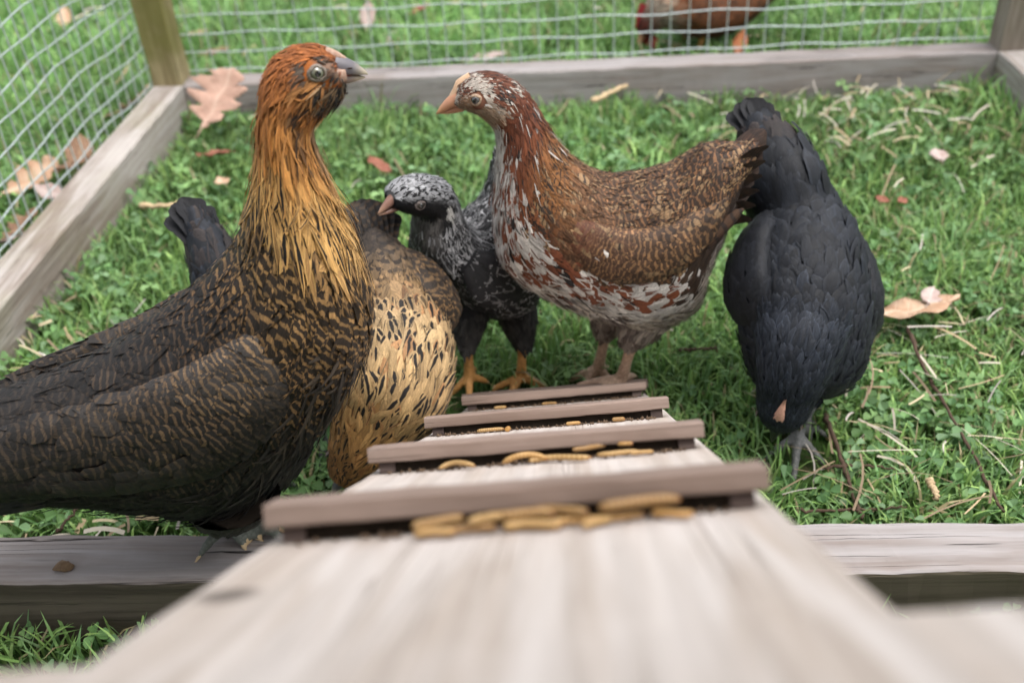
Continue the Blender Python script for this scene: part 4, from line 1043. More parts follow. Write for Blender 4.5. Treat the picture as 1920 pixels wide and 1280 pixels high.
def black_cols(q, c, P): return np.tile([.010, .011, .014], (len(q), 1))
def black_style(q, c, sn, P, r):
    n = len(q); A = np.tile([.0068, .0090, .0138], (n, 1)); A = mixc(A, np.array([.015, .0185, .026]), (r.random(n) < .3) * .8)
    A = mixc(A, np.array([.034, .024, .020]), sst(2.2 - q, 0, 1.2) * (r.random(n) < .5) * .7); return A, A * 2.3 + .002, pat(n, 0, 0, .55 * (r.random(n) < .6), 2)  # paler edging paints a light sheen onto the black feather rims
def black_comb(e, inv, P, hd, hu, sd_u):
    b = P[-1] - hd * .031 + hu * .0175; V = []; F = []
    prof = [(-.004, .0012, .0030), (.002, .0022, .0040), (.008, .0034, .0036), (.014, .0048, .0026), (.019, .0046, .0016), (.022, .003, .0006)]
    for (x, w, h) in prof:
        c = b + hd * x - hu * max(0, x - .012) * .35
        for k in range(8):
            a = 2 * math.pi * k / 8; V.append(c + sd_u * w * math.cos(a) + hu * h * math.sin(a))
    for i in range(len(prof) - 1):
        for k in range(8): F.append((i * 8 + k, i * 8 + (k + 1) % 8, (i + 1) * 8 + (k + 1) % 8, (i + 1) * 8 + k))
    F += [tuple(range(8)), tuple(range(40, 48))]
    V = np.array(V) @ inv[:3, :3].T + inv[:3, 3]; mesh_py('comb', V, F, M['comb'], e, True)
BL = lambda q: np.interp(q, [0, 3, 5, 6, 7, 9], [.020, .017, .014, .010, .006, .003]); BW = lambda q: np.interp(q, [0, 3, 5, 6, 7, 9], [.011, .010, .008, .005, .003, .0015])
bt = ((.008, .009, .012), (.015, .015, .019), (0, 0, .5, 2)); bw = ((.008, .0095, .0135), (.014, .0155, .021), (0, 0, .6, 2))
peck_hen(41, 'glossy black hen pecking with head down at the right of the ramp',
         [(1425, 250, .182), (1450, 292, .170), (1472, 345, .155), (1488, 392, .138), (1502, 445, .122), (1510, 510, .108), (1513, 580, .093), (1514, 650, .075), (1516, 712, .056), (1518, 748, .045)],
         [.016, .026, .031, .033, .043, .050, .051, .048, .039, .015], [.016, .026, .032, .034, .040, .044, .045, .041, .031, .014], black_style, black_cols, lambda q: np.interp(q, [0, 3, 5, 9], [.024, .021, .018, .014]), lambda q: np.interp(q, [0, 3, 5, 9], [.012, .012, .010, .007]),
         [((1500, 700), (1500, 770), (1496, 815), [(1488, 900), (1545, 870), (1440, 856), (1508, 805)], .578), ((1540, 690), (1520, 760), (1510, 788), [(1518, 822), (1545, 815), (1490, 810), (1520, 780)], .60)],
         M['leg_grey'], M['beak_black'], (0.6, (-.004, 0, .014), .009, 6, .028), bt, bw, black_comb, 7.3, wq=(3.2, 4.1, 5.0, 6.0, 7.0), fluff=.30, nL=lambda q: np.interp(q, [0, 2, 3, 5], [.014, .011, .007, .003]), nW=lambda q: np.interp(q, [0, 2, 3, 5], [.006, .004, .0026, .0014]),
         neck=[(1506, 610, .108, .030, .032), (1494, 662, .096, .029, .029), (1483, 706, .082, .025, .025), (1474, 742, .067, .0215, .0215), (1465, 775, .053, .0185, .0185), (1457, 798, .042, .010, .011)])
peck_hen(43, 'black hen mostly hidden behind the golden necked hen, only its tail showing',
         [(378, 430, .160), (405, 490, .142), (438, 545, .122), (470, 600, .104), (495, 660, .088), (512, 715, .072), (522, 755, .052), (528, 790, .036), (530, 815, .022)],
         [.014, .022, .032, .042, .044, .038, .026, .019, .012], [.014, .022, .032, .040, .042, .036, .025, .018, .012], black_style, black_cols, BL, BW, [], M['leg_grey'], M['beak_black'], (0.6, (-.004, .0, .008), .006, 5, .034), bt, bw, None, 7.3)

def gold_cols(q, c, P): return lerp_cols(q, [0, 1.5, 3, 4.5, 6, 9], [(.02, .016, .014), (.06, .04, .025), (.20, .12, .055), (.40, .25, .11), (.38, .20, .07), (.30, .13, .04)])
def gold_style(q, c, sn, P, r):
    n = len(q); A = lerp_cols(q, [0, 1, 1.8, 2.6, 3.4, 4.2, 5.5, 6.5, 9], [(.028, .022, .018), (.055, .040, .028), (.14, .095, .055), (.32, .20, .095), (.50, .335, .17), (.58, .41, .215), (.56, .365, .165), (.50, .265, .09), (.36, .145, .045)])
    B = np.tile([.017, .014, .013], (n, 1)); p = pat(n); p[:, 0] = sst(3.3 - q, 0, .8) * .9; p[:, 1] = sst(q, 2.6, 3.4) * (r.random(n) < np.interp(q, [2.5, 3.5, 5, 9], [.95, .78, .58, .5])); p[:, 3] = 2.2
    A = mixc(A, np.array([.42, .17, .06]), (r.random(n) < .10) * .6 * sst(q, 2.4, 3.2)); return A, B, p
GL = lambda q: np.interp(q, [0, 2, 3.5, 5, 6.5, 7.3, 9], [.020, .016, .015, .020, .020, .009, .003]); GW = lambda q: np.interp(q, [0, 2, 3.5, 5, 6.5, 7.3, 9], [.010, .0085, .0075, .0065, .0055, .003, .0015])
peck_hen(47, 'buff hen with black spangles bent down to feed at the left edge of the ramp',
         [(703, 462, .142), (718, 502, .134), (729, 550, .120), (740, 610, .102), (743, 675, .088), (730, 745, .074), (696, 812, .052), (662, 862, .036), (640, 898, .022)],
         [.016, .025, .034, .041, .043, .041, .031, .022, .013], [.016, .025, .034, .041, .044, .041, .030, .020, .012], gold_style, gold_cols, GL, GW, [], M['leg_slate'], M['beak_grey'],
         (0.5, (0, 0, .020), .014, 8, .030), ((.020, .017, .016), (.09, .055, .03), (.6, 0, 0, 6)), ((.035, .025, .018), (.20, .12, .055), (.95, 0, 0, 2.4)), None, 7.3, fluff=.22, wq=(0.9, 1.5, 2.1, 2.8, 3.4))

# hen beyond the wire
def ruf_cols(q, c, P): return np.tile([.16, .05, .018], (len(q), 1))
def ruf_style(q, c, sn, P, r):
    n = len(q); A = lerp_cols(q, [0, 2, 4, 5.5, 6.4, 7.5, 9], [(.035, .02, .013), (.08, .038, .015), (.16, .052, .015), (.19, .062, .02), (.36, .30, .23), (.13, .03, .02), (.10, .014, .014)])
    wt = (blob_noise(P, 45, 6) > .55) & (q > 4); A = np.where(wt[:, None], np.array([.45, .38, .30]), A); return A, np.tile([.05, .03, .02], (n, 1)), pat(n, .35, 0, 0, 1.5)
def red_comb(e, inv, P, hd, hu, sd_u):
    for sg in (1, -1):
        w = P[-1] - hu * .012 + sd_u * sg * .008; horn_part('wattle', w, w - hu * .022 + hd * .004, hd, .010, .004, M['comb_red'], e, inv, 0, .4)
    c = P[-1] - hd * .02 + hu * .014; horn_part('comb', c - hd * .016, c + hd * .018, hu, .014, .004, M['comb_red'], e, inv, 0, .3)
peck_hen(53, 'rusty red and white hen on the grass beyond the back wire', [(np.array(x) - np.array([.30, 1.55, .0])) * .72 + np.array([.318, 1.475, -.012]) for x in [(.50, 1.60, .20), (.46, 1.585, .175), (.405, 1.57, .145), (.345, 1.555, .118), (.285, 1.54, .105), (.235, 1.53, .105), (.200, 1.52, .098), (.178, 1.515, .080), (.165, 1.51, .058)]],
         [.015, .026, .045, .056, .056, .045, .029, .020, .012], [.015, .026, .043, .052, .050, .040, .027, .019, .012], ruf_style, ruf_cols, lambda q: np.interp(q, [0, 6, 7, 9], [.03, .024, .012, .006]), lambda q: np.interp(q, [0, 6, 7, 9], [.018, .014, .007, .004]), [], M['leg_yellow'], M['beak_pink'],
         (0.4, (0, 0, .03), .03, 8, .06), ((.03, .02, .015), (.10, .05, .02), (.4, 0, 0, 3)), ((.17, .06, .02), (.05, .03, .018), (.6, 0, 0, 2)), red_comb, 7.3, True, .0035)
# ------------------------------------------------------------------ lawn
def blade_mat():
    m = NM('grass_blades', 0.5, 0.35); a = m.attr('cola').outputs['Color']
    m.col(a); tr = m.n('ShaderNodeBsdfTranslucent'); mx = m.n('ShaderNodeMixShader'); mx.inputs[0].default_value = 0.28
    m.l(m.mix(0.35, a, (0.26, 0.46, 0.12)), tr.inputs['Color'])
    out = m.t.nodes['Material Output']; m.l(m.b.outputs[0], mx.inputs[1]); m.l(tr.outputs[0], mx.inputs[2]); m.l(mx.outputs[0], out.inputs['Surface']); return m.m
M['grass'] = blade_mat()
c_, s_ = math.cos(RUN_YAW), math.sin(RUN_YAW)
def free_of_timber(x, y):
    lx = c_ * x + s_ * y; ly = -s_ * x + c_ * y; k = np.ones(len(x), bool); g_ = 0.003
    inside_x = (lx > XL - RW - g_) & (lx < XR + RW + g_)
    k &= ~(inside_x & (ly > YN - RW - g_) & (ly < YN + g_)); k &= ~(inside_x & (ly > YF - g_) & (ly < YF + RW + g_))
    iny = (ly > YN - RW) & (ly < YF + RW)
    k &= ~(iny & (lx > XL - RW - g_) & (lx < XL + g_)); k &= ~(iny & (lx > XR - g_) & (lx < XR + RW + g_))
    # nothing grows up through the low end of the ramp
    d = np.stack([x - RC[0], y - RC[1]], 1); s2 = d @ RD[:2] / (RD[:2] @ RD[:2]); lat = np.abs(d @ np.array([RA[0], RA[1]]))
    k &= ~((s2 > 0.33) & (s2 < 0.418) & (lat < RWID / 2 + .004))
    return k
FEET = [tuple(at_z(x, y, 0.0)[:2]) + (rad,) for x, y, rad in ((1492, 855, .034), (1515, 815, .022), (880, 722, .022), (975, 735, .030), (1150, 725, .030), (1105, 725, .026), (1470, 800, .02))]
def untrodden(x, y, r):
    k = np.ones(len(x), bool)
    for fx, fy, rad in FEET: k &= ~((np.hypot(x - fx, y - fy) < rad) & (r.random(len(x)) < .8))
    return k
def lawn_noise(x, y, sc, seed):
    r = np.random.default_rng(seed); v = np.zeros(len(x))
    for k in range(7):
        a = r.uniform(0, 6.28); v += np.sin((x * math.cos(a) + y * math.sin(a)) * sc * (0.6 + .3 * k) + r.uniform(0, 6.3))
    return v / 3.0
def blades(n, xr, yr, h0, h1, w0, w1, seed, bend=1.0, keepf=None, palette=None):
    r = np.random.default_rng(seed); x = r.uniform(*xr, n); y = r.uniform(*yr, n); k = free_of_timber(x, y)
    k &= untrodden(x, y, r)
    if keepf is not None: k &= keepf(x, y, r)
    x, y = x[k], y[k]; n = len(x)
    h = r.uniform(h0, h1, n) * np.clip(1 + .28 * lawn_noise(x, y, 25, 3), .45, 1.6); w = r.uniform(w0, w1, n); a = r.uniform(0, 6.283, n); lean = np.abs(r.normal(0.65, 0.40, n)) * bend
    d = np.stack([np.cos(a), np.sin(a), 0 * a], 1); sd_ = np.stack([-np.sin(a), np.cos(a), 0 * a], 1)
    tw = r.normal(0, .5, n); sd_ = sd_ * np.cos(tw)[:, None] + d * np.sin(tw)[:, None]
    V = np.zeros((n, 7, 3)); base = np.stack([x, y, np.full(n, SOIL - .002)], 1)
    for i, (f, wf) in enumerate(((0, .7), (.4, 1.0), (.75, .75))):
        ang = lean * f ** 1.3; up = h * f * np.cos(ang * .75); out = h * f * np.sin(ang)
        c = base + d * out[:, None]; c[:, 2] += up
        V[:, 2 * i] = c - sd_ * (w * wf / 2)[:, None]; V[:, 2 * i + 1] = c + sd_ * (w * wf / 2)[:, None]
    c = base + d * (h * np.sin(lean))[:, None]; c[:, 2] += h * np.cos(lean * .85); V[:, 6] = c
    o = np.arange(n)[:, None] * 7
    T = np.array([[0, 1, 3], [0, 3, 2], [2, 3, 5], [2, 5, 4], [4, 5, 6]])
    F = (o[:, :, None] + T.reshape(1, 1, -1)).reshape(-1, 3)
    pal = np.array(palette if palette is not None else [(0.149, 0.273, 0.082), (0.188, 0.325, 0.094), (0.122, 0.238, 0.087), (0.244, 0.373, 0.113), (0.194, 0.325, 0.128)])
    col = pal[r.integers(0, len(pal), n)] * np.exp(r.normal(0, .22, n))[:, None]
    dry = (r.random(n) < .045 + .07 * sst(x, .1, .45) * (y < 1.3)); col[dry] = np.array([.36, .30, .17]) * r.uniform(.6, 1.1, (dry.sum(), 1))
    ln = lawn_noise(x, y, 9, 5)[:, None]; col = col * (1 + .16 * ln)
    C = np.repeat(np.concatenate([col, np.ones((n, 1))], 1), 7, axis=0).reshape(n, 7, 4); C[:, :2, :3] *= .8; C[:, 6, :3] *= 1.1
    return V.reshape(-1, 3), F, C.reshape(-1, 4)
def merge(parts):
    V, F, C, o = [], [], [], 0
    for v, f, c in parts: V.append(v); F.append(f + o); C.append(c); o += len(v)
    return np.concatenate(V), np.concatenate(F), np.concatenate(C)
thin = lambda x, y, r: r.random(len(x)) < np.clip(.92 - .35 * (lawn_noise(x, y, 16, 8) > .55), 0, 1)
bright = [(0.159, 0.311, 0.091), (0.194, 0.35, 0.099), (0.139, 0.275, 0.097), (0.242, 0.389, 0.123), (0.197, 0.344, 0.138)]
V, F, C = merge([blades(9000, (.10, .62), (.46, .9), .018, .036, .0016, .003, 9), blades(78000, (-0.80, 0.85), (0.22, 1.42), .016, .036, .0015, .0030, 1, 1.0, thin),
                 blades(46000, (-1.30, 1.35), (1.30, 2.30), .024, .058, .0022, .0042, 2, .9, None, bright),
                 blades(26000, (-1.7, -0.55), (0.2, 1.5), .022, .050, .0022, .0040, 4, 1.0, None, bright), blades(14000, (0.62, 1.7), (0.2, 1.5), .022, .050, .0022, .0040, 5, 1.0, None, bright),
                 blades(60000, (-5, 5), (2.2, 8), .04, .08, .006, .012, 3, .9, None, bright), blades(9000, (-1.2, 1.2), (-0.5, 0.24), .02, .04, .002, .004, 6)])
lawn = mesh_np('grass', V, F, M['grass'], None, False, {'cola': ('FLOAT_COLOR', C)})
tag(lawn, 'short green lawn grass growing in and around the run', 'grass', None, 'stuff')

def clover(n, xr, yr, seed, s0, s1, keepf=None):
    """small three-part leaves on short stalks"""
    r = np.random.default_rng(seed); x = r.uniform(*xr, n); y = r.uniform(*yr, n); k = free_of_timber(x, y)
    k &= lawn_noise(x, y, 12, 21) > r.normal(.0, .35, n)
    k &= untrodden(x, y, r)
    x, y = x[k], y[k]; n = len(x); s = r.uniform(s0, s1, n); a0 = r.uniform(0, 6.28, n); z = r.uniform(.004, .024, n) + SOIL + .004
    ox = np.array([0, .30, .62, .92, 1.0, .92, .62, .30]); oy = np.array([0, .26, .44, .34, 0, -.34, -.44, -.26])
    Vs = []; Fs = []; Cs = []; off = 0
    nl = r.integers(1, 4, n)
    base = np.array([(0.131, 0.25, 0.086), (0.1, 0.207, 0.078), (0.176, 0.299, 0.109), (0.154, 0.263, 0.125)])[r.integers(0, 4, n)] * np.exp(r.normal(0, .2, n))[:, None]
    tz = r.normal(0, .35, (n, 2))
    for l in range(3):
        kk = l < nl + 1; m_ = kk.sum(); a = (a0 + l * 2.094)[kk]; sc = s[kk]
        lx = ox[None] * sc[:, None]; ly = oy[None] * sc[:, None]
        X = x[kk][:, None] + lx * np.cos(a)[:, None] - ly * np.sin(a)[:, None]; Y = y[kk][:, None] + lx * np.sin(a)[:, None] + ly * np.cos(a)[:, None]
        Z = z[kk][:, None] + (X - x[kk][:, None]) * tz[kk, :1] + (Y - y[kk][:, None]) * tz[kk, 1:] + np.abs(ly) * .5 - lx ** 2 / sc[:, None] * .25
        V_ = np.stack([X, Y, Z], 2).reshape(-1, 3); T = np.array([[0, 1, 2], [0, 2, 3], [0, 3, 4], [0, 4, 5], [0, 5, 6], [0, 6, 7]])
        Fs.append((off + np.arange(m_)[:, None, None] * 8 + T.reshape(1, 1, -1)).reshape(-1, 3)); Vs.append(V_); off += m_ * 8
        Cs.append(np.repeat(np.concatenate([base[kk], np.ones((m_, 1))], 1), 8, axis=0))
    return np.concatenate(Vs), np.concatenate(Fs), np.concatenate(Cs)
V, F, C = merge([clover(6000, (-0.75, 0.80), (0.25, 1.0), 31, .005, .0105), clover(4000, (-0.75, 0.8), (1.0, 2.0), 32, .006, .012), clover(900, (0.05, 0.62), (0.47, 0.85), 33, .006, .0110)])
cl = mesh_np('clover', V, F, M['grass'], None, False, {'cola': ('FLOAT_COLOR', C)}); tag(cl, 'small clover leaves spread through the lawn', 'clover', None, 'stuff')

# ------------------------------------------------------------------ litter on the grass
def straw_mat():
    m = NM('dry_straw', 0.75, 0.25); m.col(m.attr('cola').outputs['Color']); return m.m
M['straw'] = straw_mat()
def straw(n, xr, yr, seed, l0, l1, w0, w1, keepf):
    r = np.random.default_rng(seed); x = r.uniform(*xr, n); y = r.uniform(*yr, n); k = free_of_timber(x, y) & keepf(x, y, r); x, y = x[k], y[k]; n = len(x)
    L = r.uniform(l0, l1, n); w = r.uniform(w0, w1, n); a = r.uniform(0, 6.28, n); z = r.uniform(.000, .013, n); sl_ = r.normal(0, .22, n); cv = r.normal(0, .2, n)
    V = np.zeros((n, 10, 3)); F = []
    for i, f in enumerate((-.5, -.25, 0, .25, .5)):
        aa = a + cv * f; cx = x + np.cos(aa) * L * f; cy = y + np.sin(aa) * L * f; cz = z + sl_ * L * f - (f * f) * L * .2 + .002
        for j, sg in enumerate((-1, 1)):
            V[:, 2 * i + j, 0] = cx - np.sin(aa) * w * sg / 2; V[:, 2 * i + j, 1] = cy + np.cos(aa) * w * sg / 2; V[:, 2 * i + j, 2] = cz + (j * .4 - .2) * w
    T = np.array([[2 * i, 2 * i + 1, 2 * i + 3, 2 * i + 2] for i in range(4)])
    F = (np.arange(n)[:, None, None] * 10 + T.reshape(1, 1, -1)).reshape(-1, 4)
    pal = np.array([(.40, .34, .22), (.32, .25, .15), (.44, .40, .32), (.22, .165, .105), (.36, .33, .29)]); col = pal[r.integers(0, 5, n)] * np.exp(r.normal(0, .15, n))[:, None]
    return V.reshape(-1, 3), F, np.repeat(np.concatenate([col, np.ones((n, 1))], 1), 10, axis=0)
right_corner = lambda x, y, r: r.random(len(x)) < np.clip(.15 + .9 * np.exp(-((x - .52) / .22) ** 2) * (.4 + .6 * np.exp(-((y - 1.22) / .15) ** 2) + .5 * np.exp(-((y - .55) / .2) ** 2)), 0, 1)
V, F, C = merge([straw(430, (-.5, .62), (.48, 1.30), 41, .014, .055, .0009, .0021, right_corner), straw(170, (.2, .62), (.48, .75), 44, .015, .060, .0008, .0019, lambda x, y, r: r.random(len(x)) < .9),
                 straw(90, (.38, .60), (1.08, 1.29), 42, .015, .045, .0012, .0028, lambda x, y, r: r.random(len(x)) < .8),
                 straw(150, (-.5, -.2), (.5, .85), 43, .012, .03, .0015, .0035, lambda x, y, r: r.random(len(x)) < .8), straw(160, (-1, 1), (1.37, 2.1), 45, .015, .05, .002, .005, lambda x, y, r: r.random(len(x)) < .8)])
st = mesh_np('straw', V, F, M['straw'], None, False, {'cola': ('FLOAT_COLOR', C)}); tag(st, 'scattered dry straw and dead grass stalks on the lawn', 'straw', None, 'stuff')

def leaf_mat(name, a, b, vein):
    m = NM(name, 0.65, 0.3); n = m.noise(m.coords(), 45, 5, .6); uv = m.attr('luv'); sp = m.n('ShaderNodeSeparateXYZ'); m.l(uv.outputs['Vector'], sp.inputs[0])
    au = m.math('ABSOLUTE', sp.outputs[1]); c = m.mix(m.smooth(n, .35, .65), a, b)
    ph = m.math('SINE', m.math('MULTIPLY', m.math('SUBTRACT', sp.outputs[0], m.math('MULTIPLY', au, .7)), 38.0)); sv = m.smooth(ph, .90, 1.0)
    mid = m.math('SUBTRACT', 1.0, m.smooth(au, .01, .045)); c = m.mix(m.math('MULTIPLY', m.math('MAXIMUM', mid, m.math('MULTIPLY', sv, .5)), .6), c, vein); m.col(c); m.bump(m.math('MAXIMUM', mid, sv), .4, .001); return m.m
LM = {'pink': leaf_mat('pinkish_dry_leaf', (.43, .275, .21), (.35, .215, .16), (.50, .36, .28)), 'rust': leaf_mat('rust_leaf', (.19, .065, .038), (.27, .11, .07), (.15, .06, .04)),
      'tan': leaf_mat('tan_leaf', (.48, .34, .235), (.36, .215, .13), (.56, .44, .32)), 'brown': leaf_mat('brown_leaf', (.17, .095, .055), (.25, .15, .09), (.3, .2, .12)),
      'grey': leaf_mat('grey_leaf', (.42, .34, .31), (.34, .25, .22), (.5, .42, .38)), 'orange': leaf_mat('orange_leaf', (.38, .13, .05), (.32, .09, .04), (.55, .25, .1))}
OAK = [(0, .03), (.10, .05), (.18, .20), (.25, .22), (.31, .11), (.40, .30), (.49, .34), (.55, .17), (.64, .34), (.73, .32), (.77, .16), (.86, .22), (.95, .14), (1.0, .0)]
OVAL = [(0, .02), (.08, .08), (.2, .20), (.35, .27), (.5, .28), (.65, .24), (.8, .16), (.92, .07), (1.0, .0)]
def leaf(label, pos, size, yaw, pitch, roll, mat, shape=OVAL, curl=.25, seed=0, wid=1.0):
    r = random.Random(seed); pr = []
    for i in range(len(shape) - 1):
        (a, b), (c, d) = shape[i], shape[i + 1]; pr += [(a, b), ((a + c) / 2, (b + d) / 2)]
    pr.append(shape[-1]); n = len(pr); V = []; luv = []; us = (-1, -.5, 0, .5, 1)
    for i, (x, w) in enumerate(pr):
        for u in us:
            jj = 1 + (r.uniform(-.12, .12) if abs(u) == 1 else 0); yv = u * w * wid * jj
            zz = curl * (yv * yv * 2.2 + (x - .5) ** 2 * .7) + .03 * math.sin(x * 14 + u * 3 + seed) + r.uniform(-.006, .006); V.append(((x - .5) * size, yv * size, zz * size)); luv.append((x, yv, 0))
    F = [(i * 5 + c, i * 5 + c + 1, i * 5 + c + 6, i * 5 + c + 5) for i in range(n - 1) for c in range(4)]
    nV = len(V); V += [(x, y, z - .0006) for x, y, z in V]; luv += luv; F += [tuple(k + nV for k in f[::-1]) for f in F]
    rim = [i * 5 for i in range(n)] + [i * 5 + 4 for i in range(n - 1, -1, -1)]
    F += [(rim[i], rim[(i + 1) % len(rim)], rim[(i + 1) % len(rim)] + nV, rim[i] + nV) for i in range(len(rim))]
    so = len(V); sv, sf = tube_data([(-.5 * size, 0, curl * .175 * size), (-.60 * size, .01 * size, .12 * size * curl), (-.70 * size, .03 * size, 0)], [size * .012, size * .009, size * .008], 5)
    V += [tuple(v) for v in sv]; luv += [(0, 0, 0)] * len(sv); F += [tuple(k + so for k in f) for f in sf]
    o = mesh_py('fallen_leaf', V, F, LM[mat], None, True); a = o.data.attributes.new('luv', 'FLOAT_VECTOR', 'POINT'); a.data.foreach_set('vector', np.array(luv, np.float32).ravel())
    o.location = Vector(pos); o.rotation_euler = (R_(roll), R_(pitch), R_(yaw)); tag(o, label, 'leaf', 'fallen leaves'); return o
leaf('large pinkish oak leaf propped against the back rail beside the mossy post', at_y(410, 185, 1.235), .088, 55, -38, 8, 'pink', OAK, .22, 1, 1.45)
leaf('rust brown leaf on the grass left of the golden neck', at_z(400, 291, .012), .046, 170, 6, 12, 'rust', OVAL, .5, 2)
leaf('red brown leaf on the grass right of the golden neck', at_z(712, 312, .014), .044, -50, 10, -20, 'rust', OVAL, .4, 3)
leaf('small pale leaf below the rust leaf near the left rail', at_z(416, 340, .010), .030, 120, 5, 0, 'tan', OVAL, .3, 4)
leaf('wide curled tan leaf on the grass right of the black hen', at_z(1722, 578, .014), .078, 8, -4, -16, 'tan', OVAL, .22, 5, .95)
leaf('small tan leaf lying behind the wide tan leaf', at_z(1745, 555, .016), .034, 60, 4, 10, 'grey', OVAL, .3, 6)
leaf('small pinkish leaf on the grass in the upper right of the run', at_z(1760, 290, .012), .038, 80, 4, 0, 'grey', OVAL, .2, 7)
leaf('tiny rust leaf right of the black hen, farther from her', at_z(1692, 376, .012), .018, 40, 8, 20, 'rust', OVAL, .4, 8)
leaf('tiny rust leaf right of the black hen, nearer to her', at_z(1655, 374, .012), .016, -30, 8, 20, 'rust', OVAL, .4, 9)
leaf('upright pale leaf on the lawn beyond the wire above the golden hen', at_z(690, 28, .02), .050, 80, -50, 0, 'grey', OVAL, .3, 10)
leaf('rust leaf on the lawn beyond the wire between the two heads', at_z(787, 18, .02), .040, 20, -20, 0, 'rust', OVAL, .4, 11)
leaf('orange leaf behind the back rail below the hen outside', at_z(1388, 80, .022), .040, 60, -45, 0, 'orange', OVAL, .3, 12)
leaf('pale leaf lying beyond the back rail above the speckled hen', at_z(912, 108, .012), .060, 0, -8, 0, 'grey', OVAL, .2, 13)
leaf('dark leaf beyond the wire right of the mossy post', at_z(405, 98, .014), .045, 10, -8, 0, 'brown', OVAL, .4, 14)
leaf('tan leaf beyond the wire close to the mossy post', at_z(370, 63, .014), .040, 0, -8, 0, 'tan', OVAL, .3, 15)
leaf('small tan leaf outside the left wire near the top', at_z(120, 32, .02), .045, 95, -40, 0, 'tan', OVAL, .3, 16)
for i, (x, y, s, yw, mt, lb) in enumerate([(62, 338, .085, 40, 'tan', 'largest tan leaf in the heap outside the left rail'), (150, 285, .070, 100, 'brown', 'dark curled leaf at the top of the heap outside the left rail'), (120, 318, .060, -20, 'brown', 'brown leaf in the middle of the heap outside the left rail'),
                                    (95, 362, .055, 160, 'grey', 'greyish leaf at the lower side of the heap outside the left rail'), (40, 425, .060, 60, 'brown', 'brown leaf tucked against the left rail below the heap'), (12, 455, .050, 10, 'grey', 'grey leaf tucked against the left rail at the picture edge'),
                                    (235, 205, .060, 30, 'tan', 'long tan leaf against the outside of the left rail'), (272, 172, .035, 75, 'tan', 'small upright leaf by the foot of the mossy post')]):
    p = at_z(x, y, .016); leaf(lb, p, s * .88, yw, -15, 12 - 6 * i, mt, OVAL if i % 2 else OAK, .5, 30 + i)
M['twig'] = plain('twig_bark', (.075, .048, .034), .85, .2, .4, 200); M['chip'] = plain('pale_wood_chip', (.48, .36, .22), .8, .2, .3, 150)
def twig(label, px, r0, z=.004, mat='twig', name='twig', cat='twig'):
    P = np.array([at_z(x, y, z + (k % 2) * .002) for k, (x, y) in enumerate(px)]); Pm, _ = catmull(P, 24); rr = np.random.default_rng(int(px[0][0])); Pm += rr.normal(0, .0006, Pm.shape)
    c = Pm.mean(0); V, F = tube_data(Pm - c, np.linspace(r0, r0 * .6, 24) * (1 + .15 * rr.normal(0, 1, 24)), 7)
    o = mesh_py(name, V, F, M[mat], None, True); o.location = Vector(c); tag(o, label, cat, 'twigs on the grass' if name == 'twig' else None)
twig('long dark twig running from the wide tan leaf towards the near rail', [(1700, 615), (1722, 665), (1762, 745), (1812, 830), (1880, 960)], .0019)
twig('dark twig slanting beside the black hen towards the near rail', [(1545, 775), (1572, 840), (1592, 905), (1615, 972)], .0021)
twig('thin twig lying along the near rail at the right', [(1500, 957), (1600, 955), (1700, 950)], .0013)
twig('thin twig crossing the grass below the black foot', [(1540, 878), (1610, 872), (1690, 880)], .0013)
twig('thin twig lying on the grass right of the speckled hen', [(1275, 655), (1310, 655), (1345, 652)], .0016)
twig('thin brown stalk leaning over the near rail below the dark hen', [(105, 1000), (135, 965), (160, 935)], .0013, .012)
twig('pale wood chip on the grass near the right end of the near rail', [(1742, 900), (1750, 918), (1758, 935)], .0030, .012, 'chip', 'wood_chip', 'wood chip')
twig('pale straw stick in front of the back rail', [(1110, 190), (1140, 176), (1175, 160)], .0042, .014, 'chip', 'wood_chip', 'wood chip')
twig('pale stick lying on the grass behind the dark tail', [(265, 386), (305, 386), (350, 378)], .0032, .012, 'chip', 'wood_chip', 'wood chip')

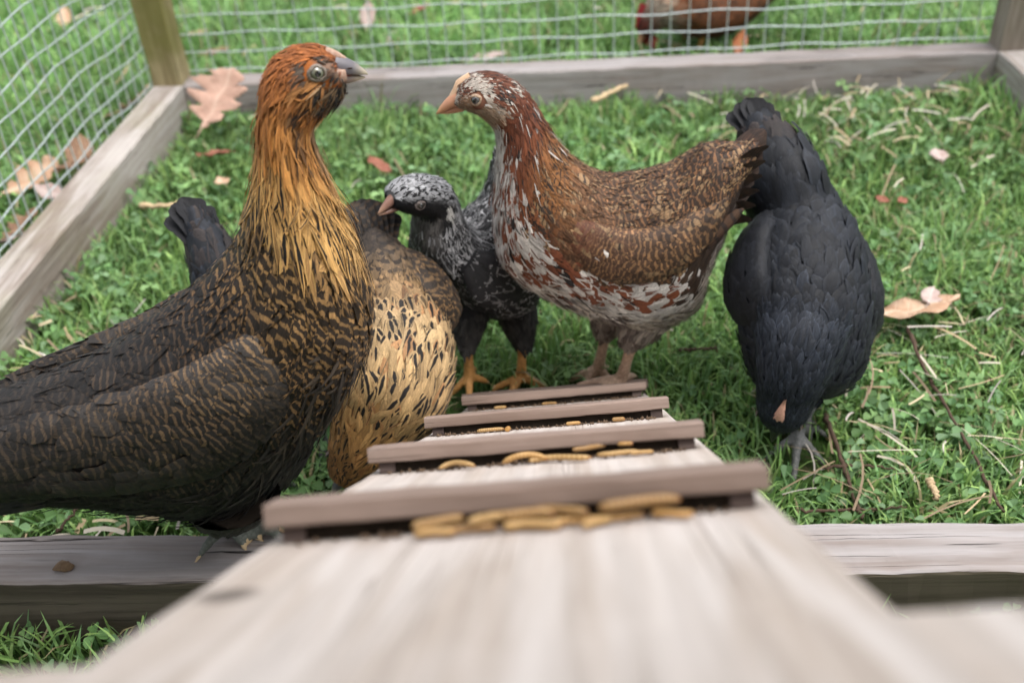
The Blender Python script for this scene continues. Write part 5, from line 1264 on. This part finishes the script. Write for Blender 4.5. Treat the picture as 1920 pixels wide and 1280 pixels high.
# ------------------------------------------------------------------ mealworms on the ramp
mm_ = NM('dried_mealworm', 0.35, 0.5); sepx = mm_.attr('along'); ring = mm_.math('SINE', mm_.math('MULTIPLY', sepx.outputs['Fac'], 82.0))
cw = mm_.mix(mm_.noise(mm_.coords(), 220, 3), (.40, .235, .075), (.52, .36, .16)); cw = mm_.mix(mm_.math('MULTIPLY', mm_.smooth(ring, .45, .95), .75), cw, (.26, .12, .03))
oi = mm_.n('ShaderNodeObjectInfo'); cw = mm_.mix(1.0, cw, mm_.ramp(oi.outputs['Random'], [(0, (.62, .55, .48)), (.5, (1, 1, 1)), (1, (1.0, .86, .66))]), 'MULTIPLY')
cw = mm_.mix(mm_.smooth(sepx.outputs['Fac'], .93, 1.0), cw, (.25, .10, .03)); mm_.col(cw); mm_.bump(ring, .25, .0003); M['worm'] = mm_.m
def worm(label, px, py, rung, ds, h, length, ang, arch, r0=.0017, curve=.0, seed=0):
    s = RUNGS[rung] - ds; lat = ramp_lat(px, py, s, h); n = 40; V = []; al = []
    t = np.linspace(-.5, .5, n); a = R_(ang)
    # ang: heading in the board plane measured from 'across'; arch lifts the middle
    X = t * length * math.sin(a) + curve * length * (t * t - .08) * math.cos(a); Yv = -t * length * math.cos(a) + curve * length * (t * t - .08) * math.sin(a); Z = h + arch * length * (.25 - t * t) * 2
    pts = np.stack([X, Yv, Z], 1); rng_ = random.Random(int(px * 7 + py)); wob = rng_.uniform(-.12, .12); pts[:, 0] += length * wob * np.sin((t + .5) * 5.5) ; r0 = r0 * rng_.uniform(.62, .82); rad = r0 * np.interp(t, [-.5, -.46, -.38, .35, .46, .5], [.35, .75, 1, 1, .7, .2]) * (1 + .055 * np.sin((t + .5) * 82))
    V, F = tube_data(pts, rad, 10); o = mesh_py('mealworm', V, F, M['worm'], None, True); at_ = o.data.attributes.new('along', 'FLOAT', 'POINT'); at_.data.foreach_set('value', np.repeat(t + .5, 10).astype(np.float32))
    o.matrix_world = RM @ Matrix.Translation((s, lat, 0)); tag(o, label, 'mealworm', 'dried mealworms on the ramp')
worm('leaning mealworm at the left of the front heap', 822, 968, 4, .004, .0042, .0160, 32, .0, .0019)
worm('leftmost mealworm lying flat in the front heap', 815, 985, 4, .008, .0018, .0125, -8, .05, .0017)
worm('flat mealworm under the leaning one in the front heap', 882, 980, 4, .0065, .0018, .0150, 4, .04, .0018)
worm('long arched mealworm in the middle of the front heap', 972, 952, 4, .004, .0040, .0215, -14, .08, .0021)
worm('flat mealworm below the long arched one in the front heap', 1000, 970, 4, .0075, .0018, .0170, -4, .03, .0019)
worm('flat mealworm right of the middle in the front heap', 1085, 960, 4, .006, .0017, .0170, 2, .03, .0017)
worm('flat mealworm behind the rightmost in the front heap', 1165, 945, 4, .004, .0017, .0130, -6, .02, .0015)
worm('long arched mealworm at the right end of the front heap', 1200, 935, 4, .0045, .0050, .0235, 8, .06, .0021)
worm('small arched mealworm alone at the left of the second rung', 858, 864, 3, .005, .0014, .0160, -3, .24, .0015)
worm('strongly arched mealworm left in the second heap', 985, 852, 3, .0055, .0016, .0195, -4, .30, .0018)
worm('long flat mealworm in the middle of the second heap', 1050, 855, 3, .0075, .0018, .0270, -6, .04, .0019)
worm('slanting mealworm lying across the second rung', 1105, 838, 3, .002, .0050, .0160, 24, .0, .0014)
worm('flat mealworm right in the second heap', 1160, 842, 3, .005, .0017, .0190, -10, .05, .0015)
worm('small mealworm sticking up over the second rung', 1172, 830, 3, .0005, .0052, .0080, -38, .0, .0013)
worm('straight mealworm on the third rung', 920, 803, 2, .004, .0017, .0165, -4, .03, .0018)
worm('mealworm seen end on at the third rung', 952, 800, 2, .006, .0017, .0060, 86, .0, .0020)
worm('small mealworm at the middle of the third rung', 1075, 787, 2, .003, .0015, .0085, -6, .05, .0016)
worm('short mealworm at the right of the third rung', 1160, 780, 2, .004, .0017, .0075, -10, .04, .0018)
worm('small mealworm in the dirt at the fourth rung', 1030, 758, 1, .003, .0013, .0120, -8, .04, .0015)
worm('shorter mealworm left in the dirt at the fourth rung', 938, 770, 1, .003, .0013, .0100, -8, .04, .0015)
worm('thin mealworm slanting over the middle of the front heap', 930, 955, 4, .0055, .0045, .0170, 26, .02, .0017)
worm('thin mealworm slanting down right of the middle in the front heap', 1050, 948, 4, .0035, .0046, .0175, -24, .03, .0016)
worm('short mealworm pointing out of the front heap', 1120, 968, 4, .0095, .0017, .0120, 48, .03, .0016)
worm('curled mealworm at the far right of the front heap', 1258, 945, 4, .0060, .0017, .0120, -20, .05, .0016, .9)
worm('short curled mealworm right of the flat one in the second heap', 1205, 838, 3, .0060, .0015, .0100, 18, .05, .0014, .8)
# dirt crumbs swept against the rungs
r = np.random.default_rng(77); Vc = []; Fc = []; o_ = 0
for rg_i, cnt in ((1, 160), (2, 190), (3, 110), (4, 60)):
    for k in range(cnt):
        s = RUNGS[rg_i] - abs(r.normal(0, .0028)) + .002; yv = r.uniform(-RWID / 2 + .008, RWID / 2 - .008); sz = r.uniform(.0004, .0013)
        ps = np.array([(-1, 0, 0), (1, 0, 0), (0, -1, 0), (0, 1, 0), (0, 0, -.5), (0, 0, 1.2)]) * sz * r.uniform(.6, 1.3, (6, 3)) + np.array([s, yv, sz * .5]); Vc.append(ps)
        Fc += [tuple(o_ + i for i in f) for f in ((0, 2, 5), (2, 1, 5), (1, 3, 5), (3, 0, 5), (2, 0, 4), (1, 2, 4), (3, 1, 4), (0, 3, 4))]; o_ += 6
cr_ = mesh_np('dirt_crumbs', np.concatenate(Vc), np.array(Fc), plain('dirt_crumb', (.11, .075, .05), .9, .1, .6, 900), None, False); cr_.matrix_world = RM
tag(cr_, 'dark dirt crumbs swept against the ramp rungs', 'dirt', None, 'stuff')
# dried dropping on the near rail
dp = at_z(118, 1058, RT + .003); V = []; F = []; rr = random.Random(5)
for i in range(7):
    for j in range(10):
        f = i / 6; a = 2 * math.pi * j / 10; q = .0055 * math.sin(math.pi * min(.98, f * .9 + .08)) * rr.uniform(.7, 1.2); V.append((q * math.cos(a) * 1.2, q * math.sin(a) * .9, .005 * f - .0035 + rr.uniform(-.0006, .0006)))
F = [(i * 10 + j, i * 10 + (j + 1) % 10, (i + 1) * 10 + (j + 1) % 10, (i + 1) * 10 + j) for i in range(6) for j in range(10)] + [tuple(range(60, 70))]
d_ = mesh_py('dropping', V, F, plain('dried_dropping', (.17, .11, .065), .8, .2, .6, 500), None, True); d_.location = Vector(dp); tag(d_, 'dried brown dropping on the near rail at the left', 'dropping')
